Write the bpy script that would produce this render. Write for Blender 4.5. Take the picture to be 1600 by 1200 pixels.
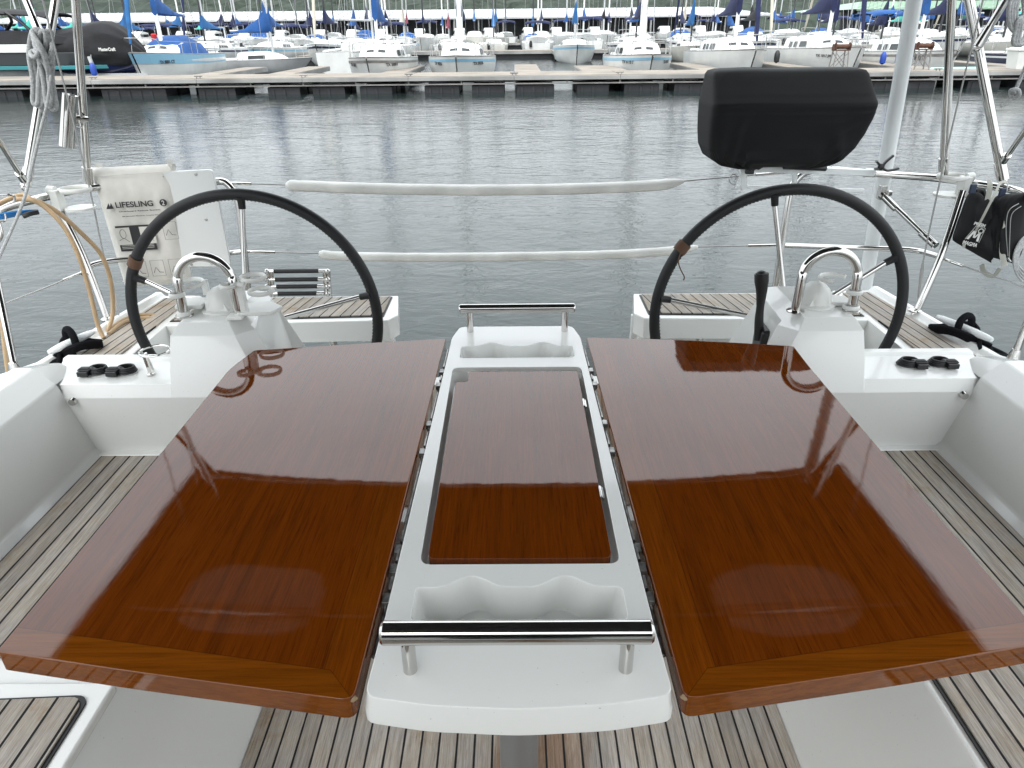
import bpy, bmesh, math, random
from mathutils import Vector, Matrix, noise
R_ = math.radians
random.seed(7)
for o in list(bpy.data.objects): bpy.data.objects.remove(o)
scn = bpy.context.scene
COL = scn.collection
# ------------------------------------------------------------------ camera
EYE = Vector((0, 0, 2.30)); FPX = 1110.0
PITCH, YAW, ROLL = R_(26.6), R_(-0.4), R_(0.6)
_f = Vector((math.sin(YAW)*math.cos(PITCH), math.cos(YAW)*math.cos(PITCH), -math.sin(PITCH)))
_r = _f.cross(Vector((0, 0, 1))).normalized(); _u = _r.cross(_f)
_r, _u = _r*math.cos(ROLL) - _u*math.sin(ROLL), _r*math.sin(ROLL) + _u*math.cos(ROLL)
cam = bpy.data.objects.new('camera', bpy.data.cameras.new('camera')); COL.objects.link(cam)
m = Matrix((_r, _u, -_f)).transposed().to_4x4(); m.translation = EYE; cam.matrix_world = m
cam.data.sensor_width = 36; cam.data.lens = FPX/1600*36
cam.data.clip_start = 0.05; cam.data.clip_end = 6000
scn.camera = cam
# ------------------------------------------------------------------ sky, sun, exposure
SUN_EL, SUN_AZ = R_(52), R_(200)
w = bpy.data.worlds.new('World'); scn.world = w; w.use_nodes = True
nt = w.node_tree; nt.nodes.clear()
N = nt.nodes.new; Lk = nt.links.new
out = N('ShaderNodeOutputWorld'); bg = N('ShaderNodeBackground'); sky = N('ShaderNodeTexSky')
sky.sky_type = 'NISHITA'; sky.sun_disc = False; sky.sun_elevation = SUN_EL; sky.sun_rotation = SUN_AZ
sky.dust_density = 6; sky.air_density = 1.5; sky.altitude = 100
hs = N('ShaderNodeHueSaturation'); hs.inputs['Saturation'].default_value = 0.16
tc = N('ShaderNodeTexCoord'); nz = N('ShaderNodeTexNoise'); nz.inputs['Scale'].default_value = 2.2
nz.inputs['Detail'].default_value = 5
mp = N('ShaderNodeMapping'); mp.inputs['Scale'].default_value = (1, 1, 3)
mr = N('ShaderNodeMapRange'); mr.inputs['From Min'].default_value = .3; mr.inputs['From Max'].default_value = .7
mr.inputs['To Min'].default_value = .88; mr.inputs['To Max'].default_value = 1.14
gam = N('ShaderNodeMix'); gam.data_type = 'RGBA'; gam.inputs[0].default_value = .62
gam.inputs[7].default_value = (17, 18, 18.8, 1)      # even cloud layer, in the sky texture's own units
mx = N('ShaderNodeVectorMath'); mx.operation = 'SCALE'
Lk(tc.outputs['Generated'], mp.inputs[0]); Lk(mp.outputs[0], nz.inputs['Vector']); Lk(nz.outputs[0], mr.inputs[0])
Lk(sky.outputs[0], hs.inputs['Color']); Lk(hs.outputs[0], gam.inputs[6])
sxyz = N('ShaderNodeSeparateXYZ'); Lk(tc.outputs['Generated'], sxyz.inputs[0])
lum = N('ShaderNodeMath'); lum.operation = 'MULTIPLY_ADD'; lum.use_clamp = False; Lk(sxyz.outputs[2], lum.inputs[0]); lum.inputs[1].default_value = .62; lum.inputs[2].default_value = .68   # an overcast sky is brighter overhead
lm2 = N('ShaderNodeMath'); lm2.operation = 'MULTIPLY'; Lk(lum.outputs[0], lm2.inputs[0]); Lk(mr.outputs[0], lm2.inputs[1])
Lk(gam.outputs[2], mx.inputs[0]); Lk(lm2.outputs[0], mx.inputs['Scale']); Lk(mx.outputs[0], bg.inputs[0])
bg.inputs[1].default_value = 0.12; Lk(bg.outputs[0], out.inputs[0])
sl = bpy.data.lights.new('sun', 'SUN'); sl.energy = 0.7; sl.angle = R_(25); sl.color = (1, .97, .93)
so = bpy.data.objects.new('sun', sl); COL.objects.link(so)
so.rotation_euler = (R_(90)-SUN_EL, 0, R_(180)-SUN_AZ + R_(0))
so['kind'] = 'structure'
scn.view_settings.view_transform = 'Standard'; scn.view_settings.look = 'None'
scn.view_settings.gamma = 1; scn.view_settings.exposure = 0.68
scn.render.engine = 'CYCLES'
scn.cycles.max_bounces = 8

# ------------------------------------------------------------------ helpers
def ray(px, py): return _r*(px-800)/FPX - _u*(py-600)/FPX + _f
def PZ(px, py, z): d = ray(px, py); return EYE + d*((z-EYE.z)/d.z)
def P(px, py, y): d = ray(px, py); return EYE + d*((y-EYE.y)/d.y)
def ident(o, label=None, cat=None, group=None, kind=None):
    for k, v in (('label', label), ('category', cat), ('group', group), ('kind', kind)):
        if v: o[k] = v
    return o
def thing(name, label, cat, loc=(0, 0, 0), group=None):
    o = bpy.data.objects.new(name, None); o.empty_display_size = .1; COL.objects.link(o); o.location = loc
    return ident(o, label, cat, group)
def origin(o):
    v = Vector((0, 0, 0))
    while o is not None: v += Vector(o.location); o = o.parent
    return v
def frame(t):
    t = t.normalized(); a = Vector((0, 0, 1)) if abs(t.z) < .9 else Vector((0, 1, 0))
    n = t.cross(a).normalized(); return n, t.cross(n).normalized()
def smooth(pts, k=6, closed=False):
    pts = [Vector(p) for p in pts]; n = len(pts); res = []
    if n < 3: return pts
    for i in range(n if closed else n-1):
        if closed: p0, p1, p2, p3 = pts[(i-1) % n], pts[i], pts[(i+1) % n], pts[(i+2) % n]
        else: p0, p1, p2, p3 = pts[max(i-1, 0)], pts[i], pts[i+1], pts[min(i+2, n-1)]
        for j in range(k):
            t = j/k
            res.append(.5*((2*p1)+(p2-p0)*t+(2*p0-5*p1+4*p2-p3)*t*t+(3*p1-p0-3*p2+p3)*t**3))
    if not closed: res.append(pts[-1])
    return res
class MB:
    def __init__(s): s.v = []; s.f = []; s.m = []; s.uv = {}; s.cur = 0
    def add(s, vs, fs):
        b = len(s.v); s.v += [Vector(p) for p in vs]
        for f in fs: s.f.append([b+i for i in f]); s.m.append(s.cur)
        return s
    def box(s, c, size, rot=None):
        hx, hy, hz = size[0]/2, size[1]/2, size[2]/2
        vs = [Vector((x, y, z)) for x in (-hx, hx) for y in (-hy, hy) for z in (-hz, hz)]
        if rot is not None: vs = [rot @ v for v in vs]
        return s.add([Vector(c)+v for v in vs], [(0, 1, 3, 2), (4, 6, 7, 5), (0, 4, 5, 1), (2, 3, 7, 6), (0, 2, 6, 4), (1, 5, 7, 3)])
    def bar(s, a, b, w, h):      # box from a to b
        a, b = Vector(a), Vector(b); d = b-a; n, u = frame(d)
        vs = [p+n*i*w/2+u*j*h/2 for p in (a, b) for i, j in ((-1, -1), (1, -1), (1, 1), (-1, 1))]
        return s.add(vs, [(0, 1, 2, 3), (7, 6, 5, 4), (0, 4, 5, 1), (1, 5, 6, 2), (2, 6, 7, 3), (3, 7, 4, 0)])
    def tube(s, pts, r, seg=10, closed=False, flat=None, up=None, cap=True):
        pts = [Vector(p) for p in pts]; n = len(pts)
        rs = r if isinstance(r, (list, tuple)) else [r]*n
        T = []
        for i in range(n):
            a = pts[(i-1) % n] if (closed or i > 0) else pts[i]
            b = pts[(i+1) % n] if (closed or i < n-1) else pts[i]
            d = b-a; T.append(d.normalized() if d.length > 1e-9 else Vector((0, 0, 1)))
        if up is not None:
            nn = T[0].cross(Vector(up)); nrm = nn.normalized() if nn.length > 1e-6 else frame(T[0])[0]
        else: nrm = frame(T[0])[0]
        rings = []
        for i in range(n):
            nrm = nrm-T[i]*nrm.dot(T[i]); nrm = nrm.normalized() if nrm.length > 1e-9 else frame(T[i])[0]
            bn = T[i].cross(nrm); k1, k2 = (1, 1) if flat is None else flat
            rings.append([pts[i]+nrm*math.cos(a)*rs[i]*k1+bn*math.sin(a)*rs[i]*k2 for a in [2*math.pi*j/seg for j in range(seg)]])
        return s.loft(rings, closed, cap)
    def loft(s, rings, closed=False, cap=True, wrap=True):
        n = len(rings); k = len(rings[0]); vs = [p for rg in rings for p in rg]; fs = []
        for i in range(n if closed else n-1):
            a, b = i*k, ((i+1) % n)*k
            for j in range(k if wrap else k-1): fs.append((a+j, a+(j+1) % k, b+(j+1) % k, b+j))
        if cap and not closed: fs += [tuple(range(k))[::-1], tuple((n-1)*k+j for j in range(k))]
        return s.add(vs, fs)
    def prism(s, outl, z0, z1):
        k = len(outl)
        return s.add([(x, y, z0) for x, y in outl]+[(x, y, z1) for x, y in outl],
                     [tuple(range(k))[::-1], tuple(range(k, 2*k))]+[(i, (i+1) % k, k+(i+1) % k, k+i) for i in range(k)])
    def lathe(s, prof, c, seg=24, rot=None):
        rings = []
        for r, z in prof:
            rg = [Vector((r*math.cos(2*math.pi*j/seg), r*math.sin(2*math.pi*j/seg), z)) for j in range(seg)]
            if rot is not None: rg = [rot @ p for p in rg]
            rings.append([Vector(c)+p for p in rg])
        return s.loft(rings)
    def ball(s, c, r, seg=14, sc=(1, 1, 1)):
        rings = []
        for i in range(1, seg):
            t = math.pi*i/seg
            rings.append([Vector(c)+Vector((r*sc[0]*math.sin(t)*math.cos(2*math.pi*j/seg), r*sc[1]*math.sin(t)*math.sin(2*math.pi*j/seg), -r*sc[2]*math.cos(t))) for j in range(seg)])
        return s.loft(rings)
    def build(s, name, mats, parent=None, sm=35, bevel=None, bseg=3, sub=0, recalc=True, uvf=None, balim=30):
        off = origin(parent) if parent is not None else Vector((0, 0, 0))
        me = bpy.data.meshes.new(name); me.from_pydata([v-off for v in s.v], [], s.f)
        mats = mats if isinstance(mats, (list, tuple)) else [mats]
        for mm in mats: me.materials.append(mm)
        for p, k in zip(me.polygons, s.m): p.material_index = k
        if recalc:
            bm = bmesh.new(); bm.from_mesh(me); bmesh.ops.remove_doubles(bm, verts=bm.verts, dist=1e-6)
            bmesh.ops.recalc_face_normals(bm, faces=bm.faces); bm.to_mesh(me); bm.free()
        if uvf:
            l = me.uv_layers.new(name='UVMap')
            for lp in me.loops: l.data[lp.index].uv = uvf(me.vertices[lp.vertex_index].co+off)
        o = bpy.data.objects.new(name, me); COL.objects.link(o)
        if parent is not None: o.parent = parent
        if sm is not None:
            me.polygons.foreach_set('use_smooth', [True]*len(me.polygons))
            if not bevel: me.set_sharp_from_angle(angle=R_(sm))
        if bevel:
            b = o.modifiers.new('bevel', 'BEVEL'); b.width = bevel; b.segments = bseg; b.limit_method = 'ANGLE'
            b.angle_limit = R_(balim); b.harden_normals = True
            if balim < 30: me.set_sharp_from_angle(angle=R_(balim))
        if sub: q = o.modifiers.new('sub', 'SUBSURF'); q.levels = sub; q.render_levels = sub
        me.update(); return o
def rounded(pts, r, k=5):
    out_ = []; n = len(pts)
    for i in range(n):
        rr = r[i] if isinstance(r, (list, tuple)) else r
        p = Vector(pts[i]); a = (Vector(pts[i-1])-p); b = (Vector(pts[(i+1) % n])-p)
        if rr <= 0: out_.append((p.x, p.y)); continue
        A = p+a.normalized()*rr; B = p+b.normalized()*rr
        for j in range(k+1):
            t = j/k; q = A*(1-t)**2+p*2*t*(1-t)+B*t*t; out_.append((q.x, q.y))
    return out_
def puff(name, corners, th, mat, parent, nu=22, nv=22, wr=.006, fr=9, pw=4, seed=0, both=True, side=-1):
    """a stuffed cloth shape from four corners TL,TR,BR,BL; bulges towards the camera side"""
    TL, TR, BR, BL = [Vector(c) for c in corners]
    nrm = (TR-TL).cross(BL-TL).normalized()
    if nrm.y > 0: nrm = -nrm
    mb = MB(); rings = []
    def pt(u, v, sgn):
        p = (TL*(1-u)+TR*u)*(1-v)+(BL*(1-u)+BR*u)*v
        a, b = abs(2*u-1), abs(2*v-1)
        h = (1-a**pw)**.5*(1-b**pw)**.5*th
        wv = noise.noise(Vector((u*fr+seed, v*fr*.6, seed)))*wr*2+noise.noise(Vector((u*fr*2.3, v*fr*1.2, seed+5)))*wr
        return p+nrm*(sgn*h/2)+nrm*wv*(1 if sgn > 0 else .3)*min(1, 6*(1-a)+.1)*min(1, 6*(1-b)+.1)
    g1 = [pt(i/nu, j/nv, 1) for j in range(nv+1) for i in range(nu+1)]
    g2 = [pt(i/nu, j/nv, -1) for j in range(nv+1) for i in range(nu+1)]
    k = nu+1; fs = [(j*k+i, j*k+i+1, (j+1)*k+i+1, (j+1)*k+i) for j in range(nv) for i in range(nu)]
    mb.add(g1, fs); mb.add(g2, [f[::-1] for f in fs])
    bd = [i for i in range(k)]+[j*k+nu for j in range(1, nv+1)]+[nv*k+i for i in range(nu-1, -1, -1)]+[j*k for j in range(nv-1, 0, -1)]
    nn = len(g1)
    for a, b in zip(bd, bd[1:]+bd[:1]): mb.f.append([a, b, nn+b, nn+a]); mb.m.append(0)
    return mb.build(name, mat, parent, sm=60)
_txt = {}
def text(name, body, loc, width, mat, parent, rot=None, height=None, ext=.0006):
    c = bpy.data.curves.new('t', 'FONT'); c.body = body; c.align_x = 'CENTER'; c.align_y = 'CENTER'; c.extrude = 0.01; c.offset = .018
    o = bpy.data.objects.new('t', c); COL.objects.link(o); bpy.context.view_layer.update()
    me = bpy.data.meshes.new_from_object(o.evaluated_get(bpy.context.evaluated_depsgraph_get()))
    bpy.data.objects.remove(o); bpy.data.curves.remove(c)
    xs = [v.co.x for v in me.vertices]; ys = [v.co.y for v in me.vertices]
    sx = width/(max(xs)-min(xs)); cx = (max(xs)+min(xs))/2; cy = (max(ys)+min(ys))/2
    sy = sx if height is None else height/(max(ys)-min(ys))
    rot = rot or Matrix.Rotation(R_(90), 3, 'X'); off = origin(parent) if parent is not None else Vector((0, 0, 0))
    for v in me.vertices:
        v.co = rot @ Vector(((v.co.x-cx)*sx, (v.co.y-cy)*sy, ext*(1 if v.co.z > 0 else -1))) + Vector(loc) - off
    me.materials.clear(); me.materials.append(mat); me.name = name
    ob = bpy.data.objects.new(name, me); COL.objects.link(ob); ob.parent = parent
    return ob
# ------------------------------------------------------------------ materials
def mat(name, col, rough=.5, metal=0, coat=0, spec=.5, bump=None, var=None, coatr=.03, alpha=1, sheen=0):
    """bump=(scale, strength, distance[, stretch]); var=(scale, amount) modulates the base colour"""
    mm = bpy.data.materials.new(name); mm.use_nodes = True; t = mm.node_tree; b = t.nodes['Principled BSDF']
    I = b.inputs
    I['Base Color'].default_value = (*col, 1); I['Roughness'].default_value = rough; I['Metallic'].default_value = metal
    I['Coat Weight'].default_value = coat; I['Coat Roughness'].default_value = coatr
    I['Specular IOR Level'].default_value = spec; I['Sheen Weight'].default_value = sheen
    if bump or var: tcn = t.nodes.new('ShaderNodeTexCoord')
    if var:
        n1 = t.nodes.new('ShaderNodeTexNoise'); n1.inputs['Scale'].default_value = var[0]; n1.inputs['Detail'].default_value = 6
        t.links.new(tcn.outputs['Object'], n1.inputs['Vector'])
        r1 = t.nodes.new('ShaderNodeMapRange'); r1.inputs['From Min'].default_value = .3; r1.inputs['From Max'].default_value = .7
        r1.inputs['To Min'].default_value = 1-var[1]; r1.inputs['To Max'].default_value = 1+var[1]*.5
        v1 = t.nodes.new('ShaderNodeVectorMath'); v1.operation = 'SCALE'; v1.inputs[0].default_value = col
        t.links.new(n1.outputs[0], r1.inputs[0]); t.links.new(r1.outputs[0], v1.inputs['Scale']); t.links.new(v1.outputs[0], I['Base Color'])
    if bump:
        n2 = t.nodes.new('ShaderNodeTexNoise'); n2.inputs['Scale'].default_value = bump[0]; n2.inputs['Detail'].default_value = 4
        if len(bump) > 3:
            mpp = t.nodes.new('ShaderNodeMapping'); mpp.inputs['Scale'].default_value = bump[3]
            t.links.new(tcn.outputs['Object'], mpp.inputs[0]); t.links.new(mpp.outputs[0], n2.inputs['Vector'])
        else: t.links.new(tcn.outputs['Object'], n2.inputs['Vector'])
        bp = t.nodes.new('ShaderNodeBump'); bp.inputs['Strength'].default_value = bump[1]; bp.inputs['Distance'].default_value = bump[2]
        t.links.new(n2.outputs[0], bp.inputs['Height']); t.links.new(bp.outputs[0], I['Normal'])
    return mm
def nodes_of(mm):
    t = mm.node_tree; return t, t.nodes['Principled BSDF'], t.nodes.new, t.links.new
def mathn(t, op, a, b=None, c=None):
    n = t.nodes.new('ShaderNodeMath'); n.operation = op
    for i, x in enumerate((a, b, c)):
        if x is None: continue
        if isinstance(x, (int, float)): n.inputs[i].default_value = x
        else: t.links.new(x, n.inputs[i])
    return n.outputs[0]
def mixc(t, fac, a, b, mode='MIX'):
    n = t.nodes.new('ShaderNodeMix'); n.data_type = 'RGBA'; n.blend_type = mode
    for i, x in ((0, fac), (6, a), (7, b)):
        if isinstance(x, (int, float)): n.inputs[i].default_value = x
        elif isinstance(x, tuple): n.inputs[i].default_value = (*x, 1)
        else: t.links.new(x, n.inputs[i])
    return n.outputs[2]
def noise_n(t, vec, scale, detail=4, rough=.5, sc=None, dist=0):
    n = t.nodes.new('ShaderNodeTexNoise'); n.inputs['Scale'].default_value = scale; n.inputs['Detail'].default_value = detail
    n.inputs['Roughness'].default_value = rough; n.inputs['Distortion'].default_value = dist
    if sc:
        q = t.nodes.new('ShaderNodeMapping'); q.inputs['Scale'].default_value = sc
        t.links.new(vec, q.inputs[0]); t.links.new(q.outputs[0], n.inputs['Vector'])
    else: t.links.new(vec, n.inputs['Vector'])
    return n.outputs[0]
def ramp(t, fac, stops):
    n = t.nodes.new('ShaderNodeValToRGB'); e = n.color_ramp.elements
    while len(e) < len(stops): e.new(.5)
    for q, (p, c) in zip(e, stops): q.position = p; q.color = (*c, 1) if isinstance(c, tuple) else (c, c, c, 1)
    t.links.new(fac, n.inputs[0]); return n.outputs[0]

def make_gelcoat(name='gelcoat', col=(.80, .81, .785)):
    mm = mat(name, col, .24, coat=.6, coatr=.06); t, b, NN, L = nodes_of(mm)
    tcn = NN('ShaderNodeTexCoord'); v = tcn.outputs['Object']
    a = noise_n(t, v, 3, 6, .6); c = noise_n(t, v, 60, 5, .7)
    f = ramp(t, a, [(.3, 1.0), (.8, .97)]); g = ramp(t, c, [(.2, .985), (.8, 1.0)])
    sp = noise_n(t, v, 240, 1, .5); sf = ramp(t, sp, [(.20, .6), (.215, 1.0)])
    c1 = mixc(t, 1.0, col, f, 'MULTIPLY'); c2 = mixc(t, 1.0, c1, g, 'MULTIPLY'); c3 = mixc(t, 1.0, c2, sf, 'MULTIPLY')
    L(c3, b.inputs['Base Color'])
    return mm
GEL = make_gelcoat()
def make_wood():
    """varnished table top; UV.x metres from the inner edge, UV.y metres from the near edge"""
    mm = mat('varnished_wood', (.2, .05, .01), .5, coat=1.0, coatr=.018, spec=.0); t, b, NN, L = nodes_of(mm)
    uv = NN('ShaderNodeUVMap').outputs[0]; tcn = NN('ShaderNodeTexCoord'); ob = tcn.outputs['Object']
    sx = NN('ShaderNodeSeparateXYZ'); L(uv, sx.inputs[0]); U, V = sx.outputs[0], sx.outputs[1]
    near = mathn(t, 'MULTIPLY', mathn(t, 'LESS_THAN', V, .043), mathn(t, 'GREATER_THAN', U, V))
    inner = mathn(t, 'MULTIPLY', mathn(t, 'LESS_THAN', U, .055), mathn(t, 'SUBTRACT', 1, near))
    def grain(sc):
        a = noise_n(t, ob, 1, 9, .72, sc, .3); c = noise_n(t, ob, 1, 3, .5, tuple(q*.22 for q in sc), .8)
        return a, c
    a1, c1 = grain((230, 9, 60)); a2, c2 = grain((9, 230, 230))
    def colr(a, c, d, l, r):
        base = ramp(t, a, [(.3, d), (.5, l), (.72, r)])
        sh = ramp(t, c, [(.28, .76), (.5, 1.0), (.75, 1.14)]); return mixc(t, 1.0, base, sh, 'MULTIPLY')
    main = colr(a1, c1, (.080, .0155, .0007), (.124, .0262, .0012), (.155, .0355, .0018))
    brd = colr(a1, c1, (.092, .0205, .0010), (.146, .034, .0016), (.185, .046, .0025))
    nr = colr(a2, c2, (.105, .026, .0014), (.165, .044, .0024), (.205, .058, .0035))
    pores = ramp(t, noise_n(t, ob, 1, 2, .5, (520, 14, 300)), [(.30, .62), (.38, 1.0)])
    c_ = mixc(t, inner, main, brd); c_ = mixc(t, 1.0, c_, pores, 'MULTIPLY'); c_ = mixc(t, near, c_, nr)
    # thin joint lines between the pieces
    l1 = mathn(t, 'COMPARE', U, .055, .0009); l1 = mathn(t, 'MULTIPLY', l1, mathn(t, 'GREATER_THAN', V, .043))
    l2 = mathn(t, 'MULTIPLY', mathn(t, 'COMPARE', V, .043, .0009), mathn(t, 'GREATER_THAN', U, .043))
    l3 = mathn(t, 'MULTIPLY', mathn(t, 'COMPARE', mathn(t, 'SUBTRACT', U, V), 0, .001), mathn(t, 'LESS_THAN', U, .043))
    ln = mathn(t, 'MAXIMUM', mathn(t, 'MAXIMUM', l1, l2), l3)
    c_ = mixc(t, mathn(t, 'MULTIPLY', ln, .55), c_, (.05, .014, .002))
    L(c_, b.inputs['Base Color'])
    bp = NN('ShaderNodeBump'); bp.inputs['Strength'].default_value = .06; bp.inputs['Distance'].default_value = .003
    L(noise_n(t, ob, 1, 3, .5, (16, 5, 5)), bp.inputs['Height'])
    b2 = NN('ShaderNodeBump'); b2.inputs['Strength'].default_value = .04; b2.inputs['Distance'].default_value = .0004
    L(a1, b2.inputs['Height']); L(bp.outputs[0], b2.inputs['Normal'])
    L(b2.outputs[0], b.inputs['Normal']); L(b2.outputs[0], b.inputs['Coat Normal'])
    L(ramp(t, noise_n(t, ob, 30, 5, .8), [(.4, .012), (.8, .06)]), b.inputs['Coat Roughness'])
    return mm
WOOD = make_wood()
def make_teak(brown_centre=False):
    """weathered teak planks with black caulking; UV.x across (m), UV.y along (m)"""
    mm = mat('weathered_teak', (.4, .35, .3), .75, spec=.25); t, b, NN, L = nodes_of(mm)
    uv = NN('ShaderNodeUVMap').outputs[0]; sx = NN('ShaderNodeSeparateXYZ'); L(uv, sx.inputs[0]); U = sx.outputs[0]
    q = mathn(t, 'DIVIDE', U, .043); fr = mathn(t, 'FRACT', q); pl = mathn(t, 'FLOOR', q)
    dd = mathn(t, 'ABSOLUTE', mathn(t, 'SUBTRACT', fr, .5))
    wob = noise_n(t, uv, 25, 2); caulk = mathn(t, 'GREATER_THAN', mathn(t, 'ADD', dd, mathn(t, 'MULTIPLY', mathn(t, 'SUBTRACT', wob, .5), .03)), .440)
    cb = NN('ShaderNodeCombineXYZ'); L(mathn(t, 'MULTIPLY', pl, 7.31), cb.inputs[2]); L(U, cb.inputs[0]); L(sx.outputs[1], cb.inputs[1]); vv = cb.outputs[0]
    wn = NN('ShaderNodeTexWhiteNoise'); wn.noise_dimensions = '1D'; L(pl, wn.inputs['W'])
    fine = noise_n(t, vv, 1, 8, .78, (420, 16, 1)); mid = noise_n(t, vv, 1, 6, .7, (110, 3.5, 1)); blot = noise_n(t, uv, 7, 7, .72)
    c_ = ramp(t, fine, [(.26, (.17, .146, .125)), (.45, (.36, .33, .295)), (.72, (.56, .53, .49))])
    c_ = mixc(t, .7, c_, ramp(t, mid, [(.3, .55), (.5, .95), (.7, 1.2)]), 'MULTIPLY')
    tint = ramp(t, blot, [(.40, (1, 1, 1)), (.58, (1.0, .94, .84)), (.70, (.82, .60, .38)), (.80, (.50, .32, .18))])
    c_ = mixc(t, .75, c_, tint, 'MULTIPLY')
    if brown_centre:  # planks near the centre line are browner
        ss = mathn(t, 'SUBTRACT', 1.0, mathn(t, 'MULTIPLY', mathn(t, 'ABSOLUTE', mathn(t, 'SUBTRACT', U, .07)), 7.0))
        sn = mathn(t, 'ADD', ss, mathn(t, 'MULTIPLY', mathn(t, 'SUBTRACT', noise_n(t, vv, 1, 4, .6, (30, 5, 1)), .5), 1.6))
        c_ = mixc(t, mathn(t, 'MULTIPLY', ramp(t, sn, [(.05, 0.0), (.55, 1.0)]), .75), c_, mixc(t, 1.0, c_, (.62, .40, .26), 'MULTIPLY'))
    pv = NN('ShaderNodeMapRange'); L(wn.outputs[0], pv.inputs[0]); pv.inputs['To Min'].default_value = .84; pv.inputs['To Max'].default_value = 1.08
    vs = NN('ShaderNodeVectorMath'); vs.operation = 'SCALE'; L(c_, vs.inputs[0]); L(pv.outputs[0], vs.inputs['Scale'])
    L(mixc(t, caulk, vs.outputs[0], (.012, .011, .012)), b.inputs['Base Color'])
    hgt = mathn(t, 'SUBTRACT', mathn(t, 'MULTIPLY', fine, .35), mathn(t, 'MULTIPLY', caulk, 1.2))
    bp = NN('ShaderNodeBump'); bp.inputs['Strength'].default_value = .8; bp.inputs['Distance'].default_value = .0015
    L(hgt, bp.inputs['Height']); L(bp.outputs[0], b.inputs['Normal']); return mm
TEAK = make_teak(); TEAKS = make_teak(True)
STEEL = mat('polished_stainless', (.60, .59, .57), .10, metal=1, bump=(40, .04, .001), var=(12, .10))
HINGE = mat('tarnished_hinge', (.30, .30, .29), .3, metal=1, var=(60, .6))
WIRE = mat('rigging_wire', (.42, .42, .41), .4, metal=.9)
RUBBER = mat('black_rubber', (.012, .012, .013), .5, bump=(300, .15, .0006))
LEATHERB = mat('black_wheel_leather', (.0095, .010, .011), .52, bump=(420, .25, .0006), spec=.4)
LEATHER = mat('brown_leather', (.11, .055, .030), .6, bump=(120, .5, .001))
BLACKCLOTH = mat('black_canvas', (.0075, .0075, .0085), .75, bump=(420, .5, .0010), sheen=.03, spec=.3)
BLACKP = mat('black_plastic', (.012, .012, .013), .38)
WHITEP = mat('white_plastic', (.74, .75, .72), .35, var=(6, .08))
WHITEM = mat('white_painted_metal', (.80, .83, .83), .3, coat=.3, var=(5, .07))
CREAM = mat('cream_canvas', (.70, .685, .64), .85, bump=(350, .25, .0006), var=(9, .14))
PADW = mat('white_vinyl_sleeve', (.74, .74, .70), .55, bump=(30, .3, .004), var=(7, .2))
INK = mat('black_ink', (.03, .03, .032), .7); INKW = mat('white_ink', (.65, .65, .62), .7)
PAPER = mat('white_print', (.66, .65, .6), .8)
HOSE = mat('tan_hose', (.47, .33, .19), .45, var=(15, .15))
ROPEG = mat('grey_rope', (.42, .43, .43), .9, bump=(260, 1, .003), var=(160, .35))
ROPEB = mat('black_rope', (.010, .010, .012), .95, bump=(260, 1, .003), spec=.1)
ROPEBL = mat('blue_rope', (.02, .16, .42), .8, bump=(260, 1, .002))
WEB = mat('grey_webbing', (.36, .36, .32), .85, bump=(400, .4, .0006))
NAVYP = mat('navy_plastic', (.02, .03, .06), .5)
CANVASB = mat('bimini_canvas', (.040, .041, .045), .9, bump=(300, .3, .001))

# ================================================================== THE SETTING
# ---- water
def make_water():
    mm = mat('lake_water', (.013, .021, .020), .06, spec=.5); t, b, NN, L = nodes_of(mm)
    b.inputs['IOR'].default_value = 1.33; b.inputs['Specular IOR Level'].default_value = .38
    g = NN('ShaderNodeTexCoord').outputs['Object']
    h1 = noise_n(t, g, 1, 3, .55, (1.6, 2.6, 1), .6); h2 = noise_n(t, g, 1, 3, .6, (5.5, 9.5, 1), .8); h3 = noise_n(t, g, 1, 2, .5, (.35, .5, 1), .3)
    big = ramp(t, noise_n(t, g, 1, 3, .55, (.10, .06, 1), .6), [(.36, .38), (.64, 1.05)])
    h = mathn(t, 'ADD', mathn(t, 'MULTIPLY', h1, .55), mathn(t, 'ADD', mathn(t, 'MULTIPLY', h2, .20), mathn(t, 'MULTIPLY', h3, .7)))
    h = mathn(t, 'MULTIPLY', h, big)
    bp = NN('ShaderNodeBump'); bp.inputs['Strength'].default_value = 1.0; bp.inputs['Distance'].default_value = .042
    L(h, bp.inputs['Height']); L(bp.outputs[0], b.inputs['Normal']); return mm
mb = MB(); mb.add([(-2500, -400, 0), (2500, -400, 0), (2500, 3000, 0), (-2500, 3000, 0)], [(0, 1, 2, 3)])
ident(mb.build('water', make_water(), sm=None), kind='structure')
# ---- wooded hills on the far shore
def make_hill():
    mm = mat('wooded_hillside', (.06, .09, .05), .9, spec=.1); t, b, NN, L = nodes_of(mm)
    g = NN('ShaderNodeTexCoord').outputs['Object']
    a = noise_n(t, g, .14, 6, .7); c = noise_n(t, g, .02, 3, .5)
    L(mixc(t, ramp(t, c, [(.4, 0.0), (.7, .6)]), ramp(t, a, [(.3, (.014, .020, .015)), (.5, (.036, .048, .036)), (.7, (.062, .076, .060))]), (.05, .062, .055)), b.inputs['Base Color']); return mm
HILL = make_hill()
mb = MB(); nx, ny = 420, 44; vs = []
for j in range(ny+1):
    for i in range(nx+1):
        x = -900+1800*i/nx; y = 380+14*j; s = j/ny
        h = 78*(1-(1-s)**1.8)*(1+.28*noise.noise(Vector((x*.004, 3, y*.002))))+2.0
        h += (noise.noise(Vector((x*.11, y*.11, 1)))*3.5+abs(noise.noise(Vector((x*.25, y*.2, 7))))*5)*min(1, j*.7)
        vs.append((x+random.uniform(-1.4, 1.4), y+random.uniform(-3, 3), h if j else -.5))
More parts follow.
